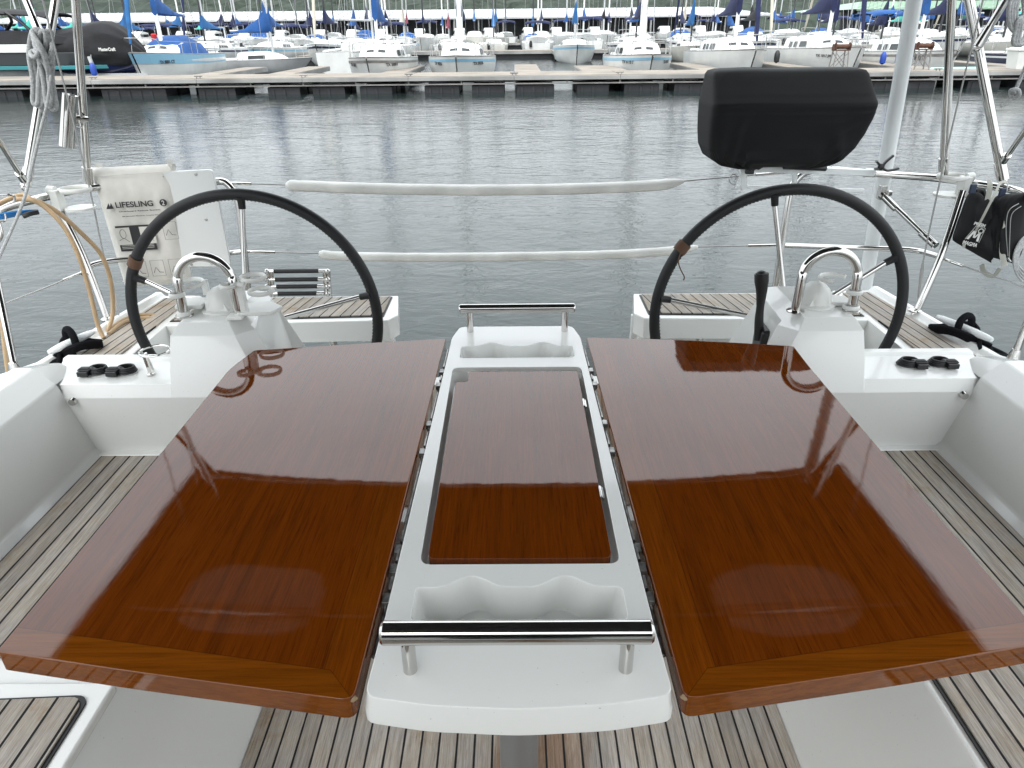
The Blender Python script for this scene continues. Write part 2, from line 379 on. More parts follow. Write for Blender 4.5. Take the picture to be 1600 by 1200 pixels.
mb.add(vs, [(j*(nx+1)+i, j*(nx+1)+i+1, (j+1)*(nx+1)+i+1, (j+1)*(nx+1)+i) for j in range(ny) for i in range(nx)])
ident(mb.build('hills', HILL, sm=None), kind='structure')

# ================================================================== OWN SAILBOAT: COCKPIT
ck = thing('sailboat_cockpit', 'white moulded sailboat cockpit with grey teak seats and side decks, in the foreground', 'boat cockpit', (0, 1.0, .75))
def teak_panel(parent, outl, z, ang=0, u0=0, th=.008, name='teak_planking'):
    mb = MB(); mb.prism(outl, z-th, z)
    c, s_ = math.cos(ang), math.sin(ang)
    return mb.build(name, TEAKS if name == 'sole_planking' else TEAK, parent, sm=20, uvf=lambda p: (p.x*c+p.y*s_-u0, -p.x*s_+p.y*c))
def black_border(parent, outl, z):
    cx = sum(p[0] for p in outl)/len(outl); cy = sum(p[1] for p in outl)/len(outl)
    o2 = []
    for x, y in outl:
        dx, dy = x-cx, y-cy; o2.append((x+(.007 if dx > 0 else -.007), y+(.007 if dy > 0 else -.007)))
    mb = MB(); mb.prism(o2, z-.008, z-.004); return mb.build('caulking_edge', RUBBER, parent, sm=None)
# sole
mb = MB(); mb.prism([(-.72, -1.4), (.72, -1.4), (.72, 2.02), (1.5, 2.02), (1.5, 3.06), (.5, 3.06), (.5, 3.2), (-.5, 3.2), (-.5, 3.06), (-1.5, 3.06), (-1.5, 2.02), (-.72, 2.02)], .70, .742)
mb.build('sole', GEL, ck, sm=None)
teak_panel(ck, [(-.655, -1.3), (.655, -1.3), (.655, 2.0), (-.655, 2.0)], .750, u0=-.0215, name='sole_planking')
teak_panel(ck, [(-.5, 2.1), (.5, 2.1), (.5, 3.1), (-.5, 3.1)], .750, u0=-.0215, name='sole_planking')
for s in (-1, 1):
    prof = [(.658, .742), (.664, .775), (.762, 1.12), (.785, 1.163), (1.235, 1.166), (1.262, 1.190), (1.325, 1.395), (1.378, 1.448), (1.437, 1.448), (1.53, 1.27), (1.56, 1.255), (1.83, 1.235), (1.845, 1.262), (1.872, 1.262), (1.885, 1.22),
            (1.91, .9), (1.86, .35), (1.7, .0), (1.4, -.3), (0, -.55)]
    # lengthwise taper of the coaming top towards the stern
    rings = []
    for y in (-1.6, -.8, 0, .6, 1.0, 1.4, 1.7, 1.825):
        k = 1.0; rings.append([Vector((s*(x*k if x > 1.25 else x), y, z)) for x, z in prof])
    mb = MB(); mb.loft(rings, cap=False, wrap=False)
    mb.build('seat_and_coaming', GEL, ck, bevel=.007, balim=14)
    # aft end of the coaming: sloping down to the side deck
    top = [(1.325, 1.395), (1.378, 1.448), (1.437, 1.448), (1.53, 1.27), (1.56, 1.255), (1.83, 1.235), (1.845, 1.262), (1.872, 1.262), (1.885, 1.22), (1.91, .9), (1.86, .35), (1.7, 0), (1.4, -.3), (0, -.55)]
    mid = [(1.350, 1.380), (1.392, 1.402), (1.447, 1.398), (1.55, 1.27), (1.575, 1.25), (1.82, 1.235), (1.835, 1.26), (1.862, 1.26), (1.875, 1.22), (1.90, .9), (1.85, .35), (1.69, 0), (1.39, -.3), (0, -.52)]
    md2 = [(1.440, 1.285), (1.465, 1.295), (1.515, 1.290), (1.60, 1.25), (1.65, 1.235), (1.79, 1.225), (1.805, 1.245), (1.83, 1.245), (1.845, 1.21), (1.87, .9), (1.82, .35), (1.66, 0), (1.36, -.25), (0, -.45)]
    en = [(1.447, 1.212), (1.452, 1.214), (1.52, 1.215), (1.60, 1.215), (1.65, 1.215), (1.70, 1.215), (1.715, 1.235), (1.74, 1.235), (1.755, 1.20), (1.79, .9), (1.75, .35), (1.6, 0), (1.3, -.2), (0, -.4)]
    st = [(1.447, 1.212), (1.452, 1.214), (1.48, 1.215), (1.54, 1.215), (1.58, 1.215), (1.61, 1.215), (1.625, 1.235), (1.65, 1.235), (1.665, 1.20), (1.70, .9), (1.66, .4), (1.5, .1), (1.2, -.1), (0, -.2)]
    L_ = [(1.825, top), (1.96, mid), (2.16, md2), (2.33, en), (3.10, st)]
    mb = MB(); mb.loft([[Vector((s*x, y, z)) for x, z in pr] for y, pr in L_], cap=False, wrap=False)
    # helm well: inner face of the side deck, stern face
    mb.add([(s*1.447, 2.02, 1.213), (s*1.447, 3.10, 1.213), (s*1.40, 3.10, .742), (s*1.40, 2.02, .742)], [(0, 1, 2, 3)])
    mb.add([(s*x, 3.10, z) for x, z in st] + [(s*.5, 3.10, .4), (s*.5, 3.1, .75), (s*1.40, 3.1, .75)], [tuple(range(len(st)+3))])
    mb.build('side_deck', GEL, ck, bevel=.006, balim=14)
    # transverse bulkhead with a raised shelf
    mb = MB(); pr = [(1.815, .742), (1.815, 1.15), (1.820, 1.352), (1.838, 1.388), (1.985, 1.392), (1.995, 1.402), (2.02, 1.402), (2.03, .742)]
    def rg(x, k=0): return [Vector((s*x, y, z)) for y, z in pr]
    mb.loft([rg(x) for x in (.93, 1.40)], wrap=True)
    shelf = mb.build('shelf_bulkhead', GEL, ck)
    mb = MB(); mb.tube([(s*1.285, 1.818, 1.345), (s*1.285, 1.806, 1.345)], [.012, .010], 14); mb.build('screw_cap', STEEL, ck)
    # teak on the seat
    if s < 0:
        teak_panel(ck, [(-1.236, 1.045), (-.79, 1.045), (-.79, 1.80), (-1.236, 1.80)], 1.174, u0=-1.236)
        black_border(ck, [(-1.236, 1.045), (-.79, 1.045), (-.79, 1.80), (-1.236, 1.80)], 1.174)
        mb = MB(); mb.prism(rounded([(-1.25, -.4), (-.775, -.4), (-.775, .965), (-1.25, .965)], .012), 1.160, 1.182); mb.build('locker_lid', GEL, ck, bevel=.006)
        ol = rounded([(-1.236, -.36), (-.812, -.36), (-.812, .925), (-1.236, .905)], [0, .02, .028, 0])
        black_border(ck, ol, 1.19); teak_panel(ck, ol, 1.190, u0=-1.236-.012)
    else:
        ol = [(.806, -1.2), (1.236, -1.2), (1.236, 1.80), (.806, 1.80)]
        teak_panel(ck, ol, 1.174, u0=.806-.018); black_border(ck, ol, 1.174)
    # drain gutter along the aft wall and seat-front foot recess
    mb = MB(); mb.prism([(s*.68, 1.79), (s*1.25, 1.79), (s*1.262, 1.822), (s*.68, 1.822)], 1.160, 1.176); mb.build('gutter_rim', GEL, ck, bevel=.004)
    # side deck teak
    if s < 0: ol = [(-1.655, 2.335), (-1.487, 2.315), (-1.473, 3.05), (-1.592, 3.05)]
    else: ol = [(1.672, 2.36), (1.487, 2.315), (1.473, 3.05), (1.592, 3.05)]
    a = math.atan2(.06*-s, .73)
    teak_panel(ck, ol, 1.222, ang=s*-.085*-1 if False else s*.08, u0=s*.012)
    # stern bench
    mb = MB(); mb.prism(rounded([(s*.50, 2.83), (s*.535, 3.075), (s*1.45, 3.075), (s*1.45, 2.73), (s*.535, 2.77)], [.006, .006, 0, 0, .006]), 1.122, 1.215)
    mb.build('stern_bench', GEL, ck, bevel=.007)
    ol = [(s*.565, 2.815), (s*.565, 3.045), (s*1.44, 3.045), (s*1.44, 2.775)]
    black_border(ck, ol, 1.2225); 
    mb = MB(); mb.prism(ol, 1.2145, 1.2225); mb.build('bench_planking', TEAK, ck, sm=20, uvf=lambda p, s=s: (p.x+p.y*.18*s, p.y))
    # bench leg and under-bench wall
    mb = MB(); mb.box((s*.575, 2.93, .95), (.055, .10, .35)); mb.box((s*.60, 2.90, 1.10), (.14, .14, .015))
    if s > 0: mb.box((.98, 3.06, .95), (.9, .03, .34))
    mb.build('bench_support', GEL, ck, bevel=.006)
    mb = MB(); mb.tube([(s*.80, 2.86, .75), (s*.80, 2.86, 1.12)], .017); mb.build('bench_leg', STEEL, ck)
    # helm pedestal
    ox, ix = 1.0, (.795 if s < 0 else .805)
    rr = [(1.815, .742, .66, ox), (1.815, 1.15, .675, ox), (1.820, 1.352, .69, ox), (1.85, 1.43, .715, ox), (1.900, 1.512, .770, ox+.003), (1.935, 1.540, .795, ox-.015), (2.06, 1.542, .80, ox-.015), (2.20, 1.545, .80, ox-.02), (2.235, 1.53, .78, ox), (2.27, 1.30, .70, ox), (2.30, .742, .66, ox)]
    mb = MB()
    # cross rings: front profile swept across x with chamfered inner edge
    ringA = [Vector((s*(o), y, z)) for y, z, i, o in rr]
    ringB = [Vector((s*(i+.045), y, z)) for y, z, i, o in rr]
    ringC = [Vector((s*(i), y+(.05 if k < 6 else -.05 if k > 7 else 0), z-(.03 if 4 < k < 9 else .0))) for k, (y, z, i, o) in enumerate(rr)]
    mb.loft([ringA, ringB, ringC]); ped = mb.build('helm_pedestal', GEL, ck)
    q = ped.modifiers.new('b', 'BOOLEAN'); q.operation = 'UNION'; q.object = shelf; q.solver = 'EXACT'
    bpy.context.view_layer.update(); me = bpy.data.meshes.new_from_object(ped.evaluated_get(bpy.context.evaluated_depsgraph_get()))
    ped.modifiers.clear(); ped.data = me; bpy.data.objects.remove(shelf)
    me.polygons.foreach_set('use_smooth', [True]*len(me.polygons)); me.set_sharp_from_angle(angle=R_(16))
    b_ = ped.modifiers.new('bevel', 'BEVEL'); b_.width = .006; b_.segments = 3; b_.limit_method = 'ANGLE'; b_.angle_limit = R_(16); b_.harden_normals = True
# hull below (bow part) and cabin behind the photographer
mb = MB(); mb.box((0, -2.4, 1.35), (2.7, 1.6, .75)); mb.build('cabin_trunk', GEL, ck, bevel=.08)
mb = MB(); mb.box((0, -1.585, 1.35), (.62, .03, .7)); mb.build('companionway_hatch', BLACKP, ck, bevel=.01)

# ================================================================== TABLE
tb = thing('cockpit_table', 'varnished wooden drop-leaf cockpit table with a white moulded centre section, both leaves raised', 'table', (0, 1.2, .75))
def cut(base, cutters, bev):
    for c in cutters:
        q = base.modifiers.new('b', 'BOOLEAN'); q.operation = 'DIFFERENCE'; q.object = c; q.solver = 'EXACT'
    bpy.context.view_layer.update()
    me = bpy.data.meshes.new_from_object(base.evaluated_get(bpy.context.evaluated_depsgraph_get()))
    base.modifiers.clear(); base.data = me
    for c in cutters: bpy.data.objects.remove(c)
    me.polygons.foreach_set('use_smooth', [True]*len(me.polygons)); me.set_sharp_from_angle(angle=R_(38))
    b = base.modifiers.new('bevel', 'BEVEL'); b.width = bev; b.segments = 4; b.limit_method = 'ANGLE'; b.angle_limit = R_(35); b.harden_normals = True
    return base
ol = [(-.2075, .665), (-.12, .650), (0, .643), (.12, .650), (.2075, .665), (.203, .80), (.186, 1.90), (.168, 1.985), (-.168, 1.985), (-.186, 1.90), (-.203, .80)]
ol = rounded(ol, [.018, .02, .03, .02, .018, .03, .02, .02, .02, .02, .03], 4)
mb = MB()
def cring(z, k, dz=0):
    r_ = []
    for x, y in ol:
        zz = z
        r_.append(Vector((x*k, 1.31+(y-1.31)*(k if k < .95 else 1+(k-1)*.3), zz)))
    return r_
mb.loft([cring(1.385, .86), cring(1.448, .88), cring(1.4525, 1.022), cring(1.470, 1.022), cring(1.50, 1.0)])
cons = mb.build('centre_body', GEL, tb, sm=35)
def cutter(outl, z0, z1, k=.9):
    cx = sum(p[0] for p in outl)/len(outl); cy = sum(p[1] for p in outl)/len(outl); mb = MB()
    mb.loft([[Vector((cx+(x-cx)*k, cy+(y-cy)*k, z0)) for x, y in outl], [Vector((cx+(x-cx)*(k+.06), cy+(y-cy)*(k+.06), z0+.010)) for x, y in outl], [Vector((x, y, z1)) for x, y in outl]])
    o = mb.build('cutter', GEL, tb); return o
lid_ol = rounded([(-.159, .938), (.166, .938), (.166, 1.686), (-.162, 1.686)], .020)
def tray(y0, y1, sgn, x0, x1):
    pts = [(x0, y0), (x1, y0)]
    side = []
    n = 28
    for i in range(n+1):
        t = i/n; x = x1+(x0-x1)*t; y = y1
        for c in (.27, .73):
            d = abs(t-c)/.17
            if d < 1: y += .028*math.sqrt(max(0, 1-d*d))**1.0*(1-.15*d) if False else .026*(.5+.5*math.cos(math.pi*d))
        side.append((x, y))
    full = rounded(pts+side, [.012, .012, .0105]+[0]*(len(side)-2)+[.0105], 4)
    return full if sgn > 0 else [(x, (y0+y1)-y) for x, y in full][::-1]
t2 = tray(.80, .872, 1, -.165, .168)
t1 = tray(1.758, 1.835, 1, -.155, .160)
cut(cons, [cutter(lid_ol, 1.472, 1.52, .995), cutter(t2, 1.430, 1.506, .86), cutter(t1, 1.435, 1.506, .86)], .006)
# lid
lid = rounded([(-.153, .944), (.160, .944), (.160, 1.678), (-.124, 1.678), (-.124, 1.618), (-.154, 1.618)], [.014, .014, .006, .004, .012, .008], 3)
mb = MB(); mb.prism(lid, 1.476, 1.497); mb.build('centre_lid', WOOD, tb, bevel=.003, uvf=lambda p: (.3+p.x, .2+p.y))
for y in (1.135, 1.50):
    mb = MB(); mb.box((.161, y, 1.4925), (.012, .036, .008)); mb.tube([(.161, y-.018, 1.497), (.161, y+.018, 1.497)], .003); mb.build('lid_hinge', STEEL, tb, bevel=.001)
# leaves
for s in (-1, 1):
    oy = .745 if s < 0 else .752; ox = .757 if s < 0 else .765
    o2 = [(.221, .658), (ox*.72, .7085 if s < 0 else .7115), (ox, oy), (ox, 1.2), (ox+.002, 1.52), (ox+.004, 1.70), (.735 if s < 0 else .775, 1.822), (.62, 1.838 if s < 0 else 1.85), (.42, 1.868 if s < 0 else 1.878), (.203, 1.896)]
    o2 = rounded([(s*x, y) for x, y in o2], [.018, .05, .006, .1, .1, .03, .008, .05, .05, .008], 4)
    mb = MB(); mb.prism(o2, 1.461, 1.500)
    dn = Vector((.536, .090)).normalized(); di = Vector((-.018, 1.238)).normalized()
    def uvf(p, s=s, dn=dn, di=di):
        q = Vector((s*p.x-.221, p.y-.658)); return (q.x*di.y-q.y*di.x, -q.x*dn.y+q.y*dn.x)
    mb.build('table_leaf', WOOD, tb, bevel=.007, bseg=4, uvf=uvf)
    # chipped corner
    mb = MB(); mb.ball((s*.2275, .668, 1.492), .0105, 6, (1.0, .55, .5)); mb.build('corner_chip', mat('bare_wood', (.30, .22, .13), .8, bump=(300, 1, .002)), tb, sm=None)
    # piano hinge, latches and brackets between leaf and body
    mb = MB()
    mb.tube([(s*.2125, .75, 1.478), (s*.1955, 1.86, 1.478)], .0035, 6)
    for y in (.86, .93, .98, 1.30, 1.42, 1.62, 1.70):
        x = s*(.2125-(y-.75)*.0153); mb.box((x, y, 1.484), (.012, .022, .012)); mb.box((x-s*.004, y+.03, 1.488), (.004, .03, .012))
    mb.build('leaf_hinge', HINGE, tb, bevel=.001)
for (y, zz, x0, x1, r, rp, px0, px1) in ((.708, 1.570, -.186, .182, .0165, .0098, -.151, .149), (1.945, 1.572, -.165, .172, .0135, .0095, -.135, .143)):
    mb = MB(); mb.tube([(x0, y, zz), (x0+.004, y, zz), (x0+.0045, y, zz), (x1-.0045, y, zz), (x1-.004, y, zz), (x1, y, zz)], [r*.8, r, r, r, r, r*.8], 32)
    h = mb.build('grab_handle', STEEL, tb)
    for x in (px0, px1):
        mb = MB(); mb.tube([(x, y, 1.49), (x, y, zz-.006)], rp, 20); mb.lathe([(rp, 0), (rp+.002, 0), (rp+.002, .0025), (rp, .003)], (x, y, 1.4955 if y > 1 else 1.4945), 20); mb.build('handle_post', STEEL, h)
mb = MB(); mb.tube([(0.0, .98, .75), (0, .98, 1.40)], .040, 24); mb.lathe([(.11, 0), (.11, .008), (.05, .02), (.04, .03)], (0, .98, .75)); 
COLM = (mat('brushed_column', (.30, .31, .32), .35, metal=.6))
mb.build('table_pedestal', COLM, tb)
mb = MB(); mb.tube([(0.0, 1.62, .75), (0, 1.62, 1.40)], .040, 24); mb.build('table_pedestal', COLM, tb)

# ================================================================== WHEELS
def wheel(s, name_label, spokes, wrap_a, tail):
    c = Vector((s*.978, 2.5, 1.336)); Rr = .458
    t = thing('steering_wheel', name_label, 'steering wheel', c, 'twin steering wheels')
    mb = MB(); n = 96; mb.tube([c+Vector((Rr*math.cos(2*math.pi*i/n), 0, Rr*math.sin(2*math.pi*i/n))) for i in range(n)], .0195, 16, closed=True)
    rim = mb.build('rim', LEATHERB, t, sm=80)
    mb = MB()
    for i in range(210):      # stitching along the inner side of the rim
        a = 2*math.pi*i/210; p = c+Vector(((Rr-.0198)*math.cos(a), -.004, (Rr-.0198)*math.sin(a))); q = Vector((-math.sin(a), 0, math.cos(a)))*.0035
        mb.tube([p-q+Vector((0, -.003, 0)), p+q+Vector((0, .003, 0))], .0012, 4)
    mb.build('stitching', BLACKP, rim)
    hub = c+Vector((0, -.10, 0))
    mb = MB(); mb.lathe([(.045, 0), (.045, .03), (.03, .05), (.02, .06)], hub+Vector((0, .02, 0)), 24, Matrix.Rotation(R_(90), 3, 'X')); mb.tube([hub, (hub.x, 2.25, hub.z)], .022, 16); mb.build('hub', STEEL, t)
    for a in spokes:
        a = R_(a); d = Vector((math.cos(a), 0, math.sin(a)))
        mb = MB(); mb.tube([hub+d*.03, c+d*(Rr-.05), c+d*(Rr-.01)], .0095, 12); sp = mb.build('spoke', STEEL, t)
        mb = MB(); mb.tube([c+d*(Rr-.05), c+d*(Rr-.022), c+d*(Rr-.010)], [.0125, .0135, .022], 12); mb.build('spoke_boot', LEATHERB, sp)
    mb = MB()
    for k in range(7):
        a = R_(wrap_a+(k-3)*.66); p = c+Vector((Rr*math.cos(a), 0, Rr*math.sin(a))); ax = Vector((-math.sin(a), 0, math.cos(a)))
        e1 = Vector((math.cos(a), 0, math.sin(a))); mb.tube([p+(e1*math.cos(2*math.pi*i/20)+Vector((0, 1, 0))*math.sin(2*math.pi*i/20))*.0222+ax*.0015*math.sin(4*math.pi*i/20) for i in range(20)], .0033, 6, closed=True)
    if tail: mb.tube(smooth([c+Vector((Rr*math.cos(R_(wrap_a+2)), -.023, Rr*math.sin(R_(wrap_a+2)))), P(1060, 408, 2.47), P(1063, 420, 2.47), P(1069, 432, 2.47), P(1068, 438, 2.47)]), .0022, 6)
    mb.build('leather_lashing', LEATHER, t); return t
wheel(-1, 'black leather steering wheel on the side of the white equipment bag', [87, 159, 11, 231, 303], 151.5, False)
wheel(1, 'black leather steering wheel with a dangling brown lashing end, below the covered grill', [100, 172, 28, 244, 316], 146, True)

# ================================================================== PEDESTAL FITTINGS
for s in (-1, 1):
    cx = -.907 if s < 0 else .912; hx = .0805; y = 1.985; zb = 1.541
    t = thing('grab_arch', 'polished steel arch over the port pedestal, carrying white drink holders on both legs' if s < 0 else 'polished steel arch over the starboard pedestal, with one open white holder on its right leg', 'grab rail', (cx, y, zb), 'steel arches on the helm pedestals')
    pts = [(cx-hx-.002, y, zb-.005), (cx-hx, y, 1.640)]+[(cx+hx*math.cos(a), y+.005, 1.642+.079*math.sin(a)) for a in [math.pi*(1-i/14) for i in range(1, 14)]]+[(cx+hx, y, 1.640), (cx+hx+.002, y, zb-.005)]
    mb = MB(); mb.tube(smooth(pts, 3), .0138, 20); mb.build('arch_tube', STEEL, t)
    for q in (-1, 1):
        mb = MB(); mb.lathe([(.026, 0), (.026, .003), (.016, .006)], (cx+q*(hx+.002), y, zb)); mb.build('foot_flange', STEEL, t)
    k = thing('compass', 'white domed compass cover between the legs of the port steel arch' if s < 0 else 'white domed compass cover between the legs of the starboard steel arch', 'compass', (cx, 2.08, zb), 'compasses on the helm pedestals')
    cc = Vector((cx+(.012 if s < 0 else -.006), 2.045, zb))
    mb = MB(); mb.lathe([(.062, 0), (.062, .006), (.050, .011), (.0, .012)], cc, 36); mb.build('base_ring', WHITEP, k)
    mb = MB(); rings = []
    for i in range(0, 13):
        th_ = math.pi/2*i/12; r = .050*math.cos(th_)+.0005; z = .062*math.sin(th_)
        rings.append([cc+Vector((r*math.cos(a), r*math.sin(a), .010+z)) for a in [2*math.pi*j/32 for j in range(32)]])
    mb.loft(rings); mb.build('dome', WHITEP, k)
    mb = MB(); a0 = cc+Vector((0, -.040, .009)); q = .66
    mb.add([a0+Vector(p)*q for p in ((-.05, -.012, 0), (.05, -.012, 0), (.036, -.008, .030), (.018, .004, .044), (-.018, .004, .044), (-.036, -.008, .03), (-.058, .05, 0), (.058, .05, 0), (.042, .05, .035), (.02, .05, .052), (-.02, .05, .052), (-.042, .05, .035))],
           [(0, 1, 2, 3, 4, 5), (1, 7, 8, 2), (2, 8, 9, 3), (3, 9, 10, 4), (4, 10, 11, 5), (5, 11, 6, 0)])
    mb.build('hood', WHITEP, k, bevel=.003)
def ring_holder(mb, c, R0, tilt=0, full=True, a0=0, a1=360):
    n = 28; pts = [Vector(c)+Vector((R0*math.cos(R_(a0+(a1-a0)*i/n)), R0*.9*math.sin(R_(a0+(a1-a0)*i/n)), 0)) for i in range(n if full else n+1)]
    mb.tube(pts, .007, 8, closed=full, flat=(.55, 1.0), up=(0, 0, 1))
def holder(label, tube_px, rings, tray_, group='white drink holders'):
    t = thing('drink_holder', label, 'cup holder', tube_px, group)
    for r in rings: mb = MB(); ring_holder(mb, *r); mb.build('ring', WHITEP, t, sm=60)
    if tray_:
        mb = MB(); mb.prism([(x, y) for x, y in tray_[0]], tray_[1]-.012, tray_[1]); mb.build('tray', WHITEP, t, bevel=.004)
    return t
# port arch: right leg (inboard) double holder, left leg single holder
xr = -.825; xl = -.989; hy = 1.985; bz = 1.541
t = holder('white two-tier drink holder clamped to the inboard leg of the port arch', (xr, hy, bz),
           [((xr-.010, hy-.02, 1.640), .020), ((xr+.052, hy+.02, 1.652), .036), ((xr+.062, hy+.04, 1.603), .036)], ([(xr+.0, hy-.02), (xr+.10, hy-.01), (xr+.12, hy+.04), (xr+.07, hy+.09), (xr+.0, hy+.07)], 1.556))
mb = MB(); mb.bar((xr+.020, hy, 1.545), (xr+.017, hy, 1.645), .018, .024); mb.box((xr+.018, hy-.005, 1.641), (.04, .028, .011)); mb.box((xr-.002, hy-.02, 1.546), (.045, .04, .011)); mb.build('bracket', WHITEP, t, bevel=.003)
t = holder('white drink holder on the outboard leg of the port arch, before the cream bag', (xl, hy, bz),
           [((xl-.003, hy-.01, 1.612), .020), ((xl+.004, hy+.065, 1.622), .043)], ([(xl-.035, hy+.02), (xl+.045, hy+.02), (xl+.05, hy+.08), (xl, hy+.11), (xl-.04, hy+.08)], 1.566))
mb = MB(); mb.box((xl+.035, hy+.10, 1.597), (.02, .012, .05)); mb.tube([(xl, hy, 1.543), (xl, hy, 1.556)], .020, 16); mb.build('bracket', WHITEP, t, bevel=.003)
xs_ = .9925
t = holder('white open-ringed drink holder clamped to the outboard leg of the starboard arch', (xs_, hy, bz),
           [((xs_, hy, 1.600), .020), ((xs_-.040, hy+.06, 1.622), .042, 0, False, 20, 250), ((xs_+.0, hy, 1.553), .021)], ([(xs_-.05, hy+.03), (xs_+.02, hy+.03), (xs_+.02, hy+.09), (xs_-.03, hy+.11)], 1.556))
# throttle
t = thing('throttle_lever', 'black engine throttle lever upright on the inboard side of the starboard pedestal', 'throttle', (.78, 2.0, 1.38))
tp = smooth([P(1186, 530, 2.02), P(1186, 500, 2.02), P(1188, 478, 2.02), P(1190, 455, 2.02), P(1190, 440, 2.02), P(1190, 428, 2.02)]); nn_ = len(tp)
mb = MB(); mb.tube(tp, [.016-.004*min(1, i/10) if i < 12 else .012+.009*min(1, (i-12)/12) for i in range(nn_)], 16, flat=(1, .8)); mb.ball(tp[-1], .0165, 10, (1, .8, .6)); mb.build('lever', BLACKP, t, sm=60)
mb = MB(); mb.prism([(.742, 1.985), (.812, 1.985), (.812, 2.10), (.755, 2.10)], 1.36, 1.475); mb.build('mount', BLACKP, t, bevel=.012)
# ring stand on the port shelf
t = thing('chrome_ring_stand', 'small chrome ring holder on a short stem, on the port shelf beside the pedestal', 'ring holder', (-1.09, 1.9, 1.392))
mb = MB(); c = Vector((-1.075, 1.93, 1.452)); mb.tube([c+Vector((.042*math.cos(a), .042*math.sin(a), 0)) for a in [2*math.pi*i/28 for i in range(28)]], .0035, 8, closed=True); mb.build('ring', STEEL, t)
mb = MB(); mb.tube([(-1.085, 1.895, 1.392), (-1.088, 1.892, 1.450)], .005, 10); mb.tube([(-1.095, 1.93, 1.392), (-1.098, 1.92, 1.450)], .004, 10); mb.lathe([(.011, 0), (.011, .003), (.005, .005)], (-1.085, 1.895, 1.392)); mb.build('stem', STEEL, t)
# black coiled clips on the shelves
def clip(x, y, s, lab):
    t = thing('cable_clip', lab, 'clip', (x, y, 1.392), 'black ribbed clips with coiled straps on the side shelves')
    mb = MB()
    for k in range(4):
        mb.tube([(x-.012*s+(.030-.0025*k)*math.cos(a)+.001*k, y+.008+(.024-.002*k)*math.sin(a), 1.3955+.0045*k) for a in [2*math.pi*i/26 for i in range(26)]], .0030, 7, closed=True)
    mb.tube(smooth([(x-.012*s+.012, y-.012, 1.400), (x-.005*s, y+.002, 1.409), (x+.016*s, y-.008, 1.404)], 5), .003, 7)
    mb.build('coiled_strap', RUBBER, t)
    mb = MB(); bx = x+s*.016; mb.box((bx, y-.016, 1.400), (.032, .024, .015)); mb.box((bx, y-.005, 1.4092), (.036, .026, .004)); mb.build('clip_body', BLACKP, t, bevel=.0025)
    mb = MB()
    for k in range(8): mb.box((bx-.013+.0037*k, y-.010, 1.4120), (.0017, .013, .003))
    mb.build('ribs', BLACKP, t)
clip(-1.262, 1.905, -1, 'black ribbed clip with coiled strap on the port shelf, nearer the side deck')
clip(-1.178, 1.905, -1, 'black ribbed clip with coiled strap on the port shelf, nearer the chrome ring')
clip(1.178, 1.915, 1, 'black ribbed clip with coiled strap on the starboard shelf, nearer the pedestal')
clip(1.268, 1.915, 1, 'black ribbed clip with coiled strap on the starboard shelf, nearer the side deck')
# mooring cleats with black rope
def cleat_rope(s):
    c = Vector((s*1.715, 2.42, 1.236)); t = thing('mooring_cleat', 'pale metal cleat on the port side deck, under black rope' if s < 0 else 'pale metal cleat on the starboard side deck, under black rope', 'cleat', c, 'side deck cleats')
    a, b = (P(78, 560, 2.36), P(150, 526, 2.50)) if s < 0 else (P(1548, 540, 2.40), P(1462, 503, 2.62))
    d = (b-a).normalized(); mdl = (a+b)/2; up_ = Vector((0, 0, .022)); a = a+up_; b = b+up_; mdl = mdl+up_
    mb = MB(); mb.tube([a, a+d*.02, a*.7+b*.3, a*.3+b*.7, b-d*.02, b], [.008, .012, .015, .015, .012, .008], 12); mb.tube([mdl-d*.03, mdl-d*.03-Vector((0, 0, .05))], .010); mb.tube([mdl+d*.03, mdl+d*.03-Vector((0, 0, .05))], .010); mb.build('horn', WHITEM, t)
    r = thing('mooring_rope', 'thick black mooring rope wound round the port side cleat' if s < 0 else 'thick black mooring rope wound round the starboard side cleat', 'rope', c, 'black mooring ropes')
    mb = MB(); n = Vector((d.y, -d.x, 0))*(-1 if s > 0 else 1)
    pts = []
    for k in range(4):
        h = -.030+.008*k; ww = .050+.006*k
        pts += [a+d*.01+n*ww*.5+Vector((0, 0, h-.03)), mdl-n*ww*.8+Vector((0, 0, h+.012)), b-d*.01-n*ww*.2+Vector((0, 0, h-.03)), b+n*ww*.3+Vector((0, 0, h-.03)), mdl+n*ww*.8+Vector((0, 0, h+.01)), a+d*.02-n*ww*.5+Vector((0, 0, h-.03))]
    mb.tube(smooth(pts, 5), .0078, 8)
    mb.tube(smooth([mdl+n*.03+Vector((0, 0, -.02)), mdl+n*.03+Vector((0, 0, .03)), mdl+Vector((0, 0, .05)), mdl-n*.03+Vector((0, 0, .03)), mdl-n*.04+Vector((0, 0, -.03))], 6), .013, 10)
    e = a-d*.04
    mb.tube(smooth([mdl+Vector((0, 0, -.045)), a+Vector((0, 0, -.045)), e+n*.02+Vector((0, 0, -.04)), e-n*.03*s+Vector((0, 0, -.05)), mdl-n*.04+Vector((0, 0, -.05)), b-n*.05+Vector((0, 0, -.05))], 6), .012, 10)
    mb.build('rope_turns', ROPEB, r, sm=80)
cleat_rope(-1); cleat_rope(1)

